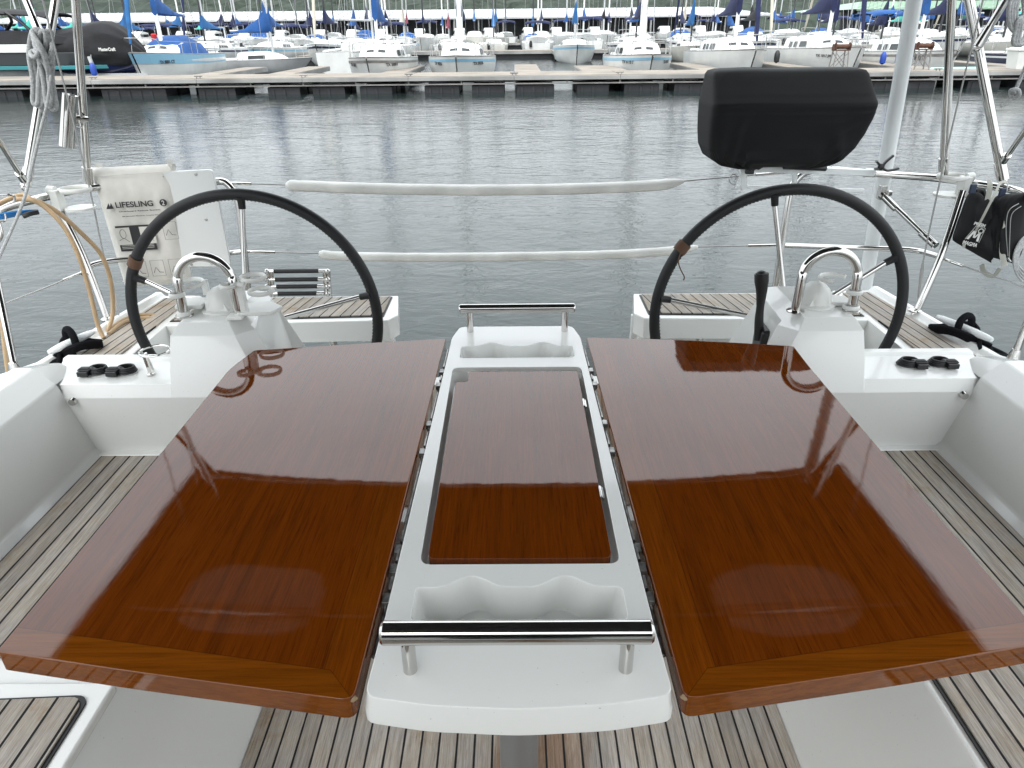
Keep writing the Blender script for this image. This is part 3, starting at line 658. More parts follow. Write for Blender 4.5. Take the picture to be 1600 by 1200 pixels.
# ================================================================== STERN RAILS
def rail_tube(mb, pts, r=.0152, k=6): mb.tube(smooth(pts, k), r, 14)
t = thing('stern_rail', 'polished steel stern rail round the port quarter, holding the white bag and board', 'rail', (-1.6, 2.9, 1.2), 'stern rails')
mb = MB(); LT = PZ(25, 583, 1.235)+(P(3, 478, 2.35)-PZ(25, 583, 1.235)).normalized()*.40; RT = PZ(1583, 562, 1.235)+Vector((.06, .02, 1)).normalized()*.40
rail_tube(mb, [LT, LT+Vector((-.012, .02, .045)), LT+Vector((-.012, .09, .075)), (-1.89, 2.6, 1.72), (-1.855, 2.85, 1.72), (-1.80, 2.99, 1.72), (-1.68, 3.08, 1.72), (-1.5, 3.105, 1.72), P(335, 283, 3.11), P(356, 288, 3.11), P(371, 312, 3.10), P(378, 360, 3.09), P(386, 440, 3.07), P(388, 470, 3.06)]); mb.build('top_rail', STEEL, t)
mb = MB(); rail_tube(mb, [P(128, 428, 2.86), P(146, 413, 2.92), P(190, 406, 3.0), P(271, 402, 3.09), P(330, 398, 3.10), P(378, 393, 3.10)], .011); mb.build('middle_rail', STEEL, t)
mb = MB(); rail_tube(mb, [PZ(82, 307, 1.72), P(130, 400, 2.82), P(170, 505, 2.76)], .0145); mb.lathe([(.026, 0), (.026, .005), (.014, .012)], (P(170, 505, 2.76).x, 2.76, 1.232)); mb.build('post', STEEL, t)
t2 = thing('stern_rail', 'polished steel stern rail round the starboard quarter, under the grill and the black bag', 'rail', (1.6, 2.9, 1.2), 'stern rails')
mb = MB(); rail_tube(mb, [P(1212, 447, 3.08), P(1222, 380, 3.10), P(1233, 310, 3.12), P(1240, 287, 3.13), P(1262, 268, 3.14), P(1300, 266, 3.14), P(1380, 272, 3.12), P(1470, 279, 3.05), P(1530, 288, 2.95), P(1600, 302, 2.78), RT+Vector((.02, .12, .070)), RT+Vector((.005, .03, .045)), RT]); mb.build('top_rail', STEEL, t2)
mb = MB(); rail_tube(mb, [P(1222, 383, 3.10), P(1330, 387, 3.10), P(1420, 390, 3.02), P(1455, 397, 2.92), P(1474, 404, 2.84)], .011); mb.build('middle_rail', STEEL, t2)
mb = MB(); rail_tube(mb, [P(1504, 298, 2.90), P(1470, 400, 2.83), P(1427, 497, 2.78)], .0145); mb.lathe([(.026, 0), (.026, .005), (.014, .012)], (P(1427, 497, 2.78).x, 2.78, 1.232)); mb.build('post', STEEL, t2)
mb = MB(); mb.tube([P(1377, 305, 3.12), P(1380, 308, 3.11)], .016); mb.tube([P(1378, 303, 3.12), P(1462, 384, 2.86)], .011, 12); mb.tube([P(1382, 308, 3.10), P(1400, 326, 3.05)], .016, 12); mb.tube([P(1440, 364, 2.93), P(1462, 384, 2.86)], .016, 12); mb.build('brace_strut', STEEL, t2)
for px_ in ((1306, 267), (1358, 270)):
    mb = MB(); p = P(px_[0], px_[1], 3.13); mb.tube([p-Vector((.016, 0, 0)), p+Vector((.016, 0, 0))], .018, 16); mb.tube([p-Vector((.02, 0, 0)), p-Vector((.018, 0, 0))], .020, 16); mb.tube([p+Vector((.018, 0, 0)), p+Vector((.02, 0, 0))], .020, 16); mb.build('clamp_collar', STEEL, t2)
for (a, lab) in ((P(3, 478, 2.35), 'p'), (P(1597, 445, 2.45), 's')):
    s = -1 if lab == 'p' else 1
    foot = PZ(25, 583, 1.235) if s < 0 else PZ(1583, 562, 1.235)
    q = thing('lifeline_stanchion', 'thin steel stanchion on the port side deck, at the left edge of the view' if s < 0 else 'thin steel stanchion on the starboard side deck, at the right edge of the view', 'stanchion', foot, 'lifeline stanchions')
    d = (a-foot).normalized() if s < 0 else Vector((.06, .02, 1)).normalized()
    mb = MB(); mb.tube([foot, foot+d*.40], .0125, 12); mb.lathe([(.022, 0), (.022, .006), (.013, .04)], foot); mb.build('tube', STEEL, q)
# lifelines
def line(name, label, pts, r, m, cat='wire', group=None, k=6):
    t = thing(name, label, cat, pts[0], group); mb = MB(); mb.tube(smooth(pts, k), r, 8); mb.build('wire', m, t); return t
t = line('lifeline', 'thin steel lifeline sloping down past the port stern post', [P(133, 424, 2.85), P(70, 450, 2.6), P(0, 478, 2.38), (-1.84, 1.9, 1.45), (-1.86, .9, 1.46), (-1.86, -1.6, 1.48)], .003, WIRE, group='side lifelines')
mb = MB(); mb.tube([P(130, 425, 2.84), P(98, 438, 2.7)], .0055); mb.build('turnbuckle', STEEL, t)
t = line('lifeline', 'thin steel lifeline running forward under the black bag', [P(1474, 405, 2.84), P(1540, 428, 2.66), P(1600, 449, 2.5), (1.86, 1.9, 1.46), (1.86, .9, 1.46), (1.86, -1.6, 1.48)], .003, WIRE, group='side lifelines')
mb = MB(); mb.tube([P(1478, 406, 2.83), P(1505, 416, 2.75)], .0055); mb.build('turnbuckle', STEEL, t)
for s in (-1, 1):
    T0 = LT if s < 0 else RT
    line('lifeline', 'upper thin steel lifeline running forward along the %s side deck' % ('port' if s < 0 else 'starboard'), [T0+Vector((0, 0, .02)), (s*1.89, .9, 1.78), (s*1.87, -1.6, 1.82)], .003, WIRE, group='side lifelines')
    for y in (.9, -.9):
        q = thing('lifeline_stanchion', 'thin steel stanchion on the %s side deck, %s' % ('port' if s < 0 else 'starboard', 'beside the table' if y > 0 else 'beside the dodger'), 'stanchion', (s*1.80, y, 1.235), 'lifeline stanchions')
        mb = MB(); mb.tube([(s*1.80, y, 1.235), (s*1.89, y, 1.79)], .0125, 12); mb.lathe([(.022, 0), (.022, .006), (.013, .04)], (s*1.80, y, 1.235)); mb.build('tube', STEEL, q)
def padded(label, ends, pad, r):
    t = thing('padded_lifeline', label, 'padded wire', pad[0], 'padded lifelines across the open stern')
    mb = MB(); mb.tube([ends[0], pad[0], pad[1]], .0028, 6, cap=True); mb.build('wire', WIRE, t); mb = MB(); mb.tube([pad[-2], pad[-1], ends[1]], .0028, 6); mb.build('wire', WIRE, t)
    pts = smooth(pad, 10); n = len(pts)
    rs = [r*(.45+.55*min(1, i/4)) if i < 4 else (r*(.35+.65*min(1, (n-1-i)/7)) if n-1-i < 7 else r*(1+.015*math.sin(i*1.3)+.012*math.sin(i*2.9))) for i in range(n)]
    mb = MB(); mb.tube(pts, rs, 18, flat=(1, .85)); mb.build('sleeve', PADW, t, sm=80)
    mb = MB(); mb.tube([ends[0], ends[0]*.6+pad[0]*.4], .006, 8); mb.build('turnbuckle', STEEL, t); mb = MB(); mb.tube([ends[1], ends[1]*.65+pad[-1]*.35], .006, 8); mb.build('turnbuckle', STEEL, t)
padded('upper white padded lifeline across the open stern', (P(356, 286, 3.12), P(1242, 268, 3.14)), [P(447, 289, 3.13), P(480, 291, 3.13), P(600, 295, 3.14), P(750, 297, 3.14), P(900, 295, 3.14), P(1020, 290, 3.14), P(1068, 283, 3.14)], .0275)
padded('lower white padded lifeline across the open stern, ending behind the starboard wheel', (P(384, 393, 3.10), P(1212, 383, 3.10)), [P(498, 396, 3.12), P(530, 400, 3.13), P(650, 402, 3.13), P(800, 401, 3.13), P(950, 398, 3.13), P(1050, 392, 3.13), P(1090, 386, 3.13)], .0235)
# boarding ladder
t = thing('boarding_ladder', 'folded steel boarding ladder with four black rungs behind the port stern bench', 'ladder', (-1.05, 3.16, 1.2))
for k, yy in enumerate((424, 437, 448, 459)):
    a, b = P(417+k*2.5, yy, 3.17), P(511-k*1.5, yy-1, 3.17); d = b-a
    mb = MB(); mb.tube([a, a+d*.14, a+d*.86, b], .0085, 12); rg_ = mb.build('rung', STEEL, t)
    mb = MB(); mb.tube([a+d*.12, a+d*.86], .0105, 12); mb.build('grip', RUBBER, rg_)
for pa, pb, pc_ in ((419, 424, 417), (507, 513, 512)):
    mb = MB()
    for px_ in (pa, pb): mb.tube([P(px_, 422, 3.18), P(px_+3, 470, 3.17)], .009, 10)
    for yy in (424, 437, 448, 459): mb.ball(P(pc_, yy, 3.165), .0125, 8)
    mb.build('side_rail', STEEL, t)

# ================================================================== EQUIPMENT BAG AND BOARD (PORT)
t = thing('rescue_sling_bag', 'cream canvas rescue equipment bag with black printing, hung on the port stern rail', 'bag', P(205, 300, 3.12))
bc = [P(141, 262, 3.06), P(274, 256, 3.10), P(300, 441, 3.10), P(196, 449, 3.04)]
puff('bag_body', bc, .085, CREAM, t, 30, 36, .0026, 8, 5, 3)
def onbag(u, v, off=.050):
    TL, TR, BR, BL = bc; p = (TL*(1-u)+TR*u)*(1-v)+(BL*(1-u)+BR*u)*v; nrm = (TR-TL).cross(BL-TL).normalized()
    if nrm.y > 0: nrm = -nrm
    return p+nrm*off
ux = (onbag(1, .5)-onbag(0, .5)).normalized(); uz = (onbag(.5, 0)-onbag(.5, 1)); un = ux.cross(uz).normalized(); uz = un.cross(ux)
if un.y > 0: un = -un
BR3 = Matrix((ux, uz.normalized() if uz.z > 0 else -uz.normalized(), un)).transposed()
if BR3.determinant() < 0: BR3 = Matrix((ux, uz.normalized() if uz.z > 0 else -uz.normalized(), -un)).transposed()
text('lettering', 'LIFESLING', onbag(.47, .29), .150, INK, t, BR3, .024)
text('lettering', 'Overboard Rescue System', onbag(.52, .345), .165, INK, t, BR3, .0065)
text('lettering', 'See Instruction Manual for Complete Details', onbag(.53, .385), .155, INK, t, BR3, .005)
c = onbag(.83, .29, .0495); mb = MB(); mb.lathe([(.015, 0), (.015, .001)], c, 24, BR3); mb.build('numeral_disc', INK, t)
text('lettering', '2', onbag(.83, .29, .052), .012, PAPER, t, BR3, .020)
mb = MB(); c = onbag(.17, .295); mb.add([c+BR3 @ Vector(p) for p in ((-.018, -.012, 0), (-.004, .013, 0), (0, -.012, 0), (-.006, -.012, .0004), (.006, .013, .0004), (.012, -.012, .0004))], [(0, 2, 1), (3, 5, 4)]); mb.build('emblem', INK, t, sm=None, recalc=False)
def pan(c, w_, h_, m_, off=0):
    mb = MB(); mb.add([c+BR3 @ Vector((x*w_/2, y*h_/2, off)) for x, y in ((-1, -1), (1, -1), (1, 1), (-1, 1))], [(0, 1, 2, 3)]); return mb
mb = pan(onbag(.40, .565), .150, .110, 0); mb.build('instruction_panel', INK, t, sm=None)
for u in (.24, .56):
    mb = pan(onbag(u, .545, .0512), .060, .074, 0); pp = mb.build('instruction_picture', PAPER, t, sm=None)
    mb = MB(); c = onbag(u, .54, .0518)
    mb.tube([c+BR3 @ Vector((.012*math.cos(a)+.01*(u > .4), .020*math.sin(a)+.008, 0)) for a in [2*math.pi*i/14 for i in range(14)]], .0007, 4, closed=True)
    mb.tube([c+BR3 @ Vector(p) for p in ((-.02, -.02, 0), (.0, -.01, 0), (.02, -.028, 0))], .0007, 4); mb.build('drawing', INK, t, sm=None)
for v in (.665, .678, .69):
    for u in (.27, .53): mb = pan(onbag(u, v-.042, .0516), .052, .0018, 0); mb.build('caption_line', PAPER, t, sm=None)
for (u, v, w_, h_) in ((.86, .52, .055, .075), (.35, .83, .055, .070), (.60, .83, .055, .070), (.86, .83, .055, .070)):
    mb = MB(); c = onbag(u, v, .050)
    mb.tube([c+BR3 @ Vector((x*w_/2, y*h_/2, 0)) for x, y in ((-1, -1), (1, -1), (1, 1), (-1, 1))], .0007, 4, closed=True)
    mb.tube([c+BR3 @ Vector(p) for p in ((-.02, -.02, 0), (-.008, .005, 0), (.004, -.018, 0), (.02, -.02, 0))], .0011, 4); mb.build('line_drawing', INK, t, sm=None)
mb = MB(); mb.tube([onbag(.02, .06, .03), onbag(.3, .055, .046), onbag(.7, .052, .046), onbag(.98, .05, .03)], .0016, 5); mb.tube([onbag(.03, .93, .03), onbag(.5, .935, .049), onbag(.97, .93, .03)], .0016, 5); mb.build('seam', CREAM, t)
mb = MB()
for px_, py_ in ((150, 262), (262, 257)):
    p = P(px_, py_, 3.06); mb.tube([p+Vector((0, .03, -.02)), p+Vector((0, .0, .012)), p+Vector((0, .05, .0))], .012, 6, flat=(.2, 1))
mb.build('strap', CREAM, t)
t = thing('mounting_board', 'white plastic mounting board with six screws, beside the equipment bag on the port stern rail', 'board', P(290, 330, 3.06))
b0, b1 = P(238, 270, 3.06), P(330, 262, 3.06); z1, z0 = b0.z, P(292, 418, 3.06).z
x0, x1 = b0.x, b1.x
ol2 = rounded([(x0, z0), (x1, z0), (x1, z1+.01), (x0, z1)], .02, 5)
mb = MB(); mb.loft([[Vector((x, 3.068+yy, z)) for x, z in ol2] for yy in (0, .018)]); mb.build('panel', mat('board_white', (.72, .74, .73), .45), t, bevel=.004)
for px_, py_ in ((253, 277), (305, 273), (272, 348), (321, 344), (298, 414), (330, 412)):
    p = P(px_, py_, 3.06); mb = MB(); mb.lathe([(.0065, 0), (.0065, .002), (.004, .004)], (p.x, 3.068, p.z), 10, Matrix.Rotation(R_(90), 3, 'X')); mb.build('screw', WIRE, t)
# cup holders on the rails
def rail_holder(s, label, a, b, c, d):
    t = thing('drink_holder', label, 'cup holder', c, 'white drink holders')
    r0 = (b-a).length/2; ce = (a+b)/2
    mb = MB(); mb.tube([ce+Vector((r0*math.cos(q), r0*.9*math.sin(q), 0)) for q in [2*math.pi*i/28 for i in range(28)]], .008, 8, closed=True, flat=(.5, 1.2), up=(0, 0, 1)); mb.build('ring', WHITEP, t, sm=60)
    mb = MB(); mb.lathe([(r0, 0), (r0, .009), (0, .0095)], (ce.x, ce.y, d), 28); mb.build('tray', WHITEP, t)
    mb = MB(); mb.bar((c.x, c.y, d), (c.x, c.y, ce.z+.004), .03, .05); mb.tube([Vector((c.x, c.y, ce.z)), Vector((c.x-s*-.03, c.y, ce.z+.002))], .018, 12); mb.build('bracket', WHITEP, t, bevel=.003)
rail_holder(-1, 'white drink holder on the port stern rail, left of the cream bag', P(96, 297, 2.86), P(140, 295, 2.86), P(90, 310, 2.84), P(110, 327, 2.86).z)
rail_holder(1, 'white drink holder on the starboard stern rail, left of the black bag', P(1467, 276, 2.98), P(1512, 276, 2.98), P(1506, 290, 2.96), P(1490, 306, 2.98).z)

# ================================================================== COVERED GRILL, POLE, CLAMP
t = thing('covered_grill', 'rail-mounted grill under a fitted black canvas cover, above the starboard stern rail', 'grill', (1.07, 3.02, 1.78))
rings = []
prof = [(1.780, .95, 1.19, 2.99, 3.10), (1.788, .89, 1.24, 2.965, 3.12), (1.800, .83, 1.275, 2.94, 3.14), (1.825, .790, 1.31, 2.915, 3.15), (1.865, .768, 1.345, 2.90, 3.155), (1.92, .760, 1.370, 2.888, 3.16), (1.98, .755, 1.382, 2.876, 3.16), (2.024, .754, 1.385, 2.864, 3.16), (2.034, .755, 1.385, 2.866, 3.16), (2.046, .757, 1.383, 2.880, 3.16), (2.09, .764, 1.378, 2.932, 3.16), (2.130, .770, 1.374, 2.978, 3.158), (2.143, .778, 1.366, 2.995, 3.15), (2.149, .80, 1.34, 3.02, 3.13)]
pr_ = []
for k in range(len(prof)-1):
    n_ = max(1, int((prof[k+1][0]-prof[k][0])/.006))
    for q in range(n_): pr_.append(tuple(prof[k][c]+(prof[k+1][c]-prof[k][c])*q/n_ for c in range(5)))
pr_.append(prof[-1])
for i, (z, xa, xb, yf, yb) in enumerate(pr_):
    cx_, hw = (xa+xb)/2, (xb-xa)/2; cy_, dp = (yf+yb)/2, (yb-yf)/2; rg_ = []
    low = max(0, 1-(z-1.78)/.09)
    for j in range(260):
        a = 2*math.pi*j/260; ca, sa = math.cos(a), math.sin(a); e = .20
        x = cx_+hw*math.copysign(abs(ca)**e, ca); y = cy_+dp*math.copysign(abs(sa)**e, sa)
        u = (x-.75)/.63; fold = 0
        for fc, sl, fw, fa in ((.17, .10, .022, .016), (.24, .25, .016, .022), (.30, .42, .018, .016), (.37, .55, .022, .012), (.10, -.10, .020, .010), (.52, .1, .03, .006), (.70, -.35, .03, .008), (.86, -.6, .03, .010)):
            fold += fa*math.exp(-((u-fc-sl*(z-1.80))/(fw+.10*max(0, z-1.80)))**2)
        zf = max(0, 1-max(0, z-1.84)/.19) if z < 2.03 else 0
        cr = (1-abs(noise.noise(Vector((x*5+z*3, z*4, 4)))))**5*.006+(1-abs(noise.noise(Vector((x*9-z*6, z*7, 9)))))**6*.004+noise.noise(Vector((x*4, z*5, 2)))*.008
        off = (fold*zf+cr*(1 if z < 2.0 else .35 if z < 2.06 else .6)) * (1 if sa < 0 else .2)
        rg_.append(Vector((x, y-off if sa < 0 else y, z+low*.006*math.sin(a*31)+.004*noise.noise(Vector((x*6, 3, 1))))))
    rings.append(rg_)
mb = MB(); mb.loft(rings); mb.build('cover', BLACKCLOTH, t, sm=50)
mb = MB(); mb.tube([Vector((1.075+.022*math.cos(a), 2.944+.018*math.sin(a), 2.098+.016*math.sin(a))) for a in [2*math.pi*i/20 for i in range(20)]], .0010, 6, closed=True); mb.build('vent_patch', BLACKCLOTH, t)
mb = MB(); mb.bar(P(1156, 262, 3.06), P(1365, 270, 3.10), .024, .026); mb.bar(P(1160, 262, 3.06), P(1162, 296, 3.06), .026, .026); mb.bar(P(1150, 292, 3.06), P(1350, 298, 3.10), .014, .016); mb.bar(P(1243, 262, 3.10), P(1240, 300, 3.12), .018, .018); mb.build('mounting_frame', WHITEM, t, bevel=.003)
mb = MB(); mb.box(P(1172, 262, 3.03), (.03, .03, .05)); mb.tube([P(1162, 258, 3.03), P(1172, 264, 3.0), P(1180, 258, 3.03)], .012, 8); mb.build('valve', BLACKP, t, bevel=.003); mb = MB(); mb.tube([P(1225, 260, 3.0), P(1270, 262, 3.02), P(1290, 263, 3.03)], .012, 8); mb.build('tie_strap', BLACKP, t)
mb = MB(); mb.tube(smooth([P(1146, 272, 3.05), P(1139, 280, 3.05), P(1146, 289, 3.05), P(1152, 278, 3.05)], 6, True), .002, 6, closed=True); mb.build('ring_clip', WIRE, t)
t = thing('white_pole', 'tall white painted pole leaning at the starboard quarter, right of the covered grill', 'pole', P(1348, 470, 3.16))
a, b = P(1351, 450, 3.17), P(1432, -20, 3.17); d = b-a
mb = MB(); mb.tube([a-d*.12, a, b, b+d*1.2], [.031, .031, .030, .029], 28); mb.build('shaft', WHITEM, t)
mb = MB(); p = P(1378, 300, 3.13); mb.box(p, (.03, .03, .06)); mb.box(p+Vector((.02, -.02, 0)), (.02, .03, .02)); mb.build('strut_bracket', STEEL, t, bevel=.003)
t = thing('spring_clamp', 'black plastic spring clamp with open jaws, gripping the top rail beside the white pole', 'clamp', P(1378, 262, 3.1))
mb = MB()
for pts in ([(1367, 264), (1376, 262), (1384, 253), (1396, 243)], [(1374, 258), (1384, 266), (1393, 266), (1404, 263)], [(1369, 252), (1374, 258), (1372, 264)]):
    mb.tube(smooth([P(x, y, 3.07) for x, y in pts], 4), .0065, 8, flat=(1.4, .8))
mb.build('jaws', BLACKP, t); mb = MB(); mb.prism([], 0, 0) if False else mb.ball(P(1377, 261, 3.066), .012, 8, (1.2, .5, 1.2)); mb.build('body', BLACKP, t)

# ================================================================== BLACK BAG (STARBOARD)
t = thing('black_saddle_bag', 'black bag with grey webbing straps and white printing, slung over the starboard stern rail', 'bag', P(1550, 310, 2.8))
A = [P(1519, 296, 2.86), P(1552, 318, 2.84), P(1549, 411, 2.76), P(1489, 376, 2.80)]
puff('front_pocket', A, .10, BLACKCLOTH, t, 18, 22, .007, 5, 6, 11)
B = [P(1561, 304, 2.84), P(1606, 300, 2.74), P(1583, 412, 2.72), P(1550, 402, 2.76)]
puff('rear_pocket', B, .12, BLACKCLOTH, t, 18, 22, .006, 5, 6, 21)
C = [P(1515, 292, 2.88), P(1540, 296, 2.86), P(1552, 340, 2.82), P(1532, 345, 2.83)]
puff('flap', C, .05, BLACKCLOTH, t, 10, 12, .006, 4, 4, 31)
def strap(pts, w_=.011, m_=WEB, nm='strap', dy=-.062):
    mb = MB(); mb.tube(smooth([P(x, y, d)+Vector((0, dy, 0)) for x, y, d in pts], 5), w_, 8, flat=(1, .14), up=(0, -1, 0)); return mb.build(nm, m_, t, sm=60)
strap([(1531, 277, 2.90), (1532, 288, 2.88), (1526, 318, 2.86), (1518, 350, 2.86)])
strap([(1519, 304, 2.88), (1508, 335, 2.86), (1496, 362, 2.84), (1492, 380, 2.82)], .007)
strap([(1562, 312, 2.82), (1556, 340, 2.80), (1549, 380, 2.79), (1553, 408, 2.77)], .012, dy=-.07)
strap([(1520, 406, 2.85), (1524, 418, 2.85), (1538, 424, 2.85), (1548, 412, 2.85)], .010)
mb = MB(); mb.tube(smooth([P(1522, 366, 2.76), P(1538, 335, 2.74), P(1556, 300, 2.76), P(1563, 286, 2.80), P(1574, 286, 2.82), P(1573, 300, 2.80)], 5), .0055, 8, flat=(1, .3), up=(0, -1, 0)); mb.build('strap', WEB, t)
for a in ((1520, 295), (1566, 301)):
    mb = MB(); mb.box(P(a[0], a[1], 2.80), (.024, .012, .036)); mb.build('buckle', NAVYP, t, bevel=.004)
mb = MB(); mb.tube(smooth([P(1592, 318, 2.67), P(1576, 330, 2.68), P(1572, 360, 2.69), P(1575, 400, 2.70)], 5), .0016, 5); mb.tube(smooth([P(1596, 322, 2.66), P(1581, 335, 2.67), P(1578, 365, 2.68), P(1577, 404, 2.69)], 5), .0016, 5); mb.tube([P(1574, 403, 2.685), P(1579, 409, 2.685)], .004, 6); mb.build('zip', WIRE, t)
# printing on the pocket
Rz = Matrix.Rotation(R_(90), 3, 'X') @ Matrix.Rotation(R_(-14), 3, 'Z')
pc = P(1518, 381, 2.735)
text('lettering', 'MAGMA', P(1516, 381, 2.72), .060, INKW, t, Rz, .015)
text('lettering', 'PRISM', P(1531, 351, 2.735), .046, INKW, t, Rz, .012)
mb = MB(); c = P(1522, 370, 2.727)
for pts in (((-.026, -.014), (-.016, -.014), (-.006, .022), (-.014, .022)), ((-.010, .022), (-.002, .022), (.004, -.004), (-.004, -.004)), ((.000, -.004), (.006, -.004), (.018, .022), (.012, .022)), ((.010, .022), (.018, .022), (.026, -.014), (.016, -.014))):
    mb.add([c+Rz @ Vector((x, y, .0)) for x, y in pts], [(0, 1, 2, 3)])
mb.tube([c+Rz @ Vector((.014+.009*math.cos(a), .026+.009*math.sin(a), 0)) for a in [2*math.pi*i/16 for i in range(16)]], .0016, 5, closed=True)
mb.tube([c+Rz @ Vector(p) for p in ((-.030, -.017, 0), (-.014, .040, 0), (.026, .040, 0), (.030, -.017, 0))], .0009, 4); mb.build('emblem', INKW, t, sm=None)
t = thing('rope_coil', 'grey rope coil hanging from the starboard rail at the right edge, below the black bag', 'rope', P(1597, 400, 2.7))
mb = MB()
for k in range(4): mb.tube(smooth([P(1604+k, 370+k*3, 2.72), P(1588+2*k, 388+k, 2.71), P(1584+2*k, 412, 2.7), P(1592+2*k, 434-k*4, 2.7), P(1606, 438-k*4, 2.7), P(1620, 400, 2.7)], 6, True), .0045, 8, closed=True)
mb.build('coil', ROPEG, t)

# ================================================================== HOSE, BLUE ROPE (PORT)
t = thing('tan_hose', 'tan shore hose looped over the port rail and down to the side deck', 'hose', P(165, 527, 2.6))
mb = MB(); mb.tube(smooth([(-2.0, 2.0, 1.62), P(0, 318, 2.56), P(28, 311, 2.60), P(62, 318, 2.62), P(98, 352, 2.62), P(122, 398, 2.62), P(140, 455, 2.62), P(152, 505, 2.60), P(162, 528, 2.58)]), .0085, 10)
mb.tube(smooth([(-2.0, 2.05, 1.64), P(10, 313, 2.58), P(50, 312, 2.62), P(88, 330, 2.66), P(128, 365, 2.70), P(158, 398, 2.74), P(173, 440, 2.74), P(176, 490, 2.72), P(166, 525, 2.66), P(178, 510, 2.72), P(205, 495, 2.80), P(235, 492, 2.84), P(268, 500, 2.85)]), .0085, 10)
mb.tube(smooth([P(170, 522, 2.62), P(195, 503, 2.74), P(230, 497, 2.80), P(268, 506, 2.8)]), .0085, 10)
mb.build('hose_loops', HOSE, t, sm=80)
t = thing('tan_hose', 'tan hose hanging down outside the port side deck, at the left edge', 'hose', P(5, 500, 2.35))
mb = MB(); mb.tube(smooth([P(-25, 400, 2.45), P(-8, 440, 2.45), P(3, 500, 2.42), P(10, 560, 2.4), P(16, 600, 2.4)]), .009, 10); mb.build('hose_loop', HOSE, t, sm=80)
t = thing('blue_rope', 'bright blue rope lashed under the port rail with a black plastic hook', 'rope', P(20, 335, 2.5))
mb = MB()
for k in range(3): mb.tube(smooth([P(-10, 337+3*k, 2.50), P(12, 333+3*k, 2.52), P(35, 330+2*k, 2.55), P(60, 329+k, 2.58)]), .0045, 8)
mb.build('rope', ROPEBL, t); mb = MB(); mb.tube(smooth([P(36, 338, 2.53), P(46, 334, 2.54), P(60, 331, 2.56)]), .009, 8); mb.build('hook', BLACKP, t)
mb = MB(); mb.tube(smooth([P(-10, 306, 2.5), P(10, 305, 2.52), P(22, 306, 2.54), P(22, 316, 2.54)]), .004, 8); mb.tube(smooth([P(8, 334, 2.5), P(8, 345, 2.5), P(-5, 348, 2.5)]), .003, 8); mb.build('wire_clip', STEEL, t)

# ================================================================== BIMINI WITH ITS FRAME
t = thing('bimini', 'dark canvas bimini on a polished steel tube frame over the cockpit', 'bimini', (0, 1.2, 2.6))
# canopy: slightly arched sheet, real thickness, with two clear-vinyl windows
ZB = 2.86
def can(x, y): return ZB+.06-.08*(abs(x)/1.76)**2.4+.015*math.cos((y+1.5)*2.6)
def aft(x): return 3.22+.05*(x/1.7)**2
nx_, ny_ = 150, 160; W_ = 1.76
def gridpt(i, j, dz):
    x = -W_+2*W_*i/nx_; y = -.60+(aft(x)+.60)*j/ny_; return Vector((x, y, can(x, y)+dz))
win = []
def inwin(x, y):
    for cx, cy, hx_, hy_ in ((-1.14, 2.32, .29, .21), (1.14, 2.30, .29, .21)):
        if (abs(x-cx)/hx_)**3+(abs(y-cy)/hy_)**3 < 1: return True
    return False
for nm, test, mt in (('canopy', False, CANVASB), ('vinyl_window', True, None)):
    mb = MB(); k = nx_+1
    for dz, fl in ((0, 0), (.006, 1)):
        base = len(mb.v); mb.v += [gridpt(i, j, dz) for j in range(ny_+1) for i in range(k)]
        for j in range(ny_):
            for i in range(nx_):
                p = gridpt(i+.5, j+.5, 0)
                if inwin(p.x, p.y) == test: mb.f.append([base+j*k+i, base+j*k+i+1, base+(j+1)*k+i+1, base+(j+1)*k+i][::(1 if fl else -1)]); mb.m.append(0)
    if test:
        mt = mat('hazy_vinyl', (.5, .52, .52), .6); mt.node_tree.nodes['Principled BSDF'].inputs['Transmission Weight'].default_value = .25
    me_o = mb.build(nm, mt, t, sm=None, recalc=False)
for s in (-1, 1):
    mb = MB(); mb.tube([gridpt(0 if s < 0 else nx_, j, -.001) for j in range(0, ny_+1, 4)], .012, 6); mb.build('hem', CANVASB, t)
mb = MB(); mb.tube([gridpt(i, ny_, -.001) for i in range(0, nx_+1, 3)], .014, 6); mb.build('hem', CANVASB, t)
mb = MB(); mb.tube([Vector((x, 2.25, can(x, 2.25)-.012)) for x in [-1.6+.1*i for i in range(33)]], .004, 6); mb.build('seam_tape', mat('pale_seam', (.22, .22, .21), .7), t)  # paler stripe painted in for light showing through the canopy seam
def strut(a, b, r=.0125, up=.55):
    d = (b-a).normalized(); return [a, b, b+d*up]
LA, RA = P(137, 280, 3.02), P(1474, 265, 3.04)
specs = [([LA, P(118, 0, 2.96)], .0155), ([P(41, 283, 2.76), P(87, 0, 3.0)], .0150), ([P(60, 48, 2.90), P(40, 0, 2.96)], .0125), ([P(36, 280, 2.74), P(0, 222, 2.55), P(-30, 178, 2.4)], .0100),
         ([RA, P(1487, 0, 2.96)], .0150), ([P(1566, 273, 2.88), P(1514, 0, 3.02)], .0175), ([P(1533, 64, 2.96), P(1572, 0, 2.95)], .0130), ([P(1567, 253, 2.88), P(1602, 203, 2.75), P(1630, 160, 2.6)], .0100)]
for pts, r in specs:
    a, b = pts[0], pts[-1]; d = (b-a).normalized()
    if len(pts) == 2:
        k = (ZB-.06-b.z)/d.z; pts = pts+[b+d*k]
    mb = MB(); mb.tube(pts, r, 14); s_ = mb.build('frame_tube', STEEL, t)
    if r >= .012 or r < .0105:
        mb = MB(); mb.tube([a-d*.02, a+d*.05], r+.004, 14); mb.ball(a-d*.025, .014, 8); mb.build('end_fitting', STEEL, s_)
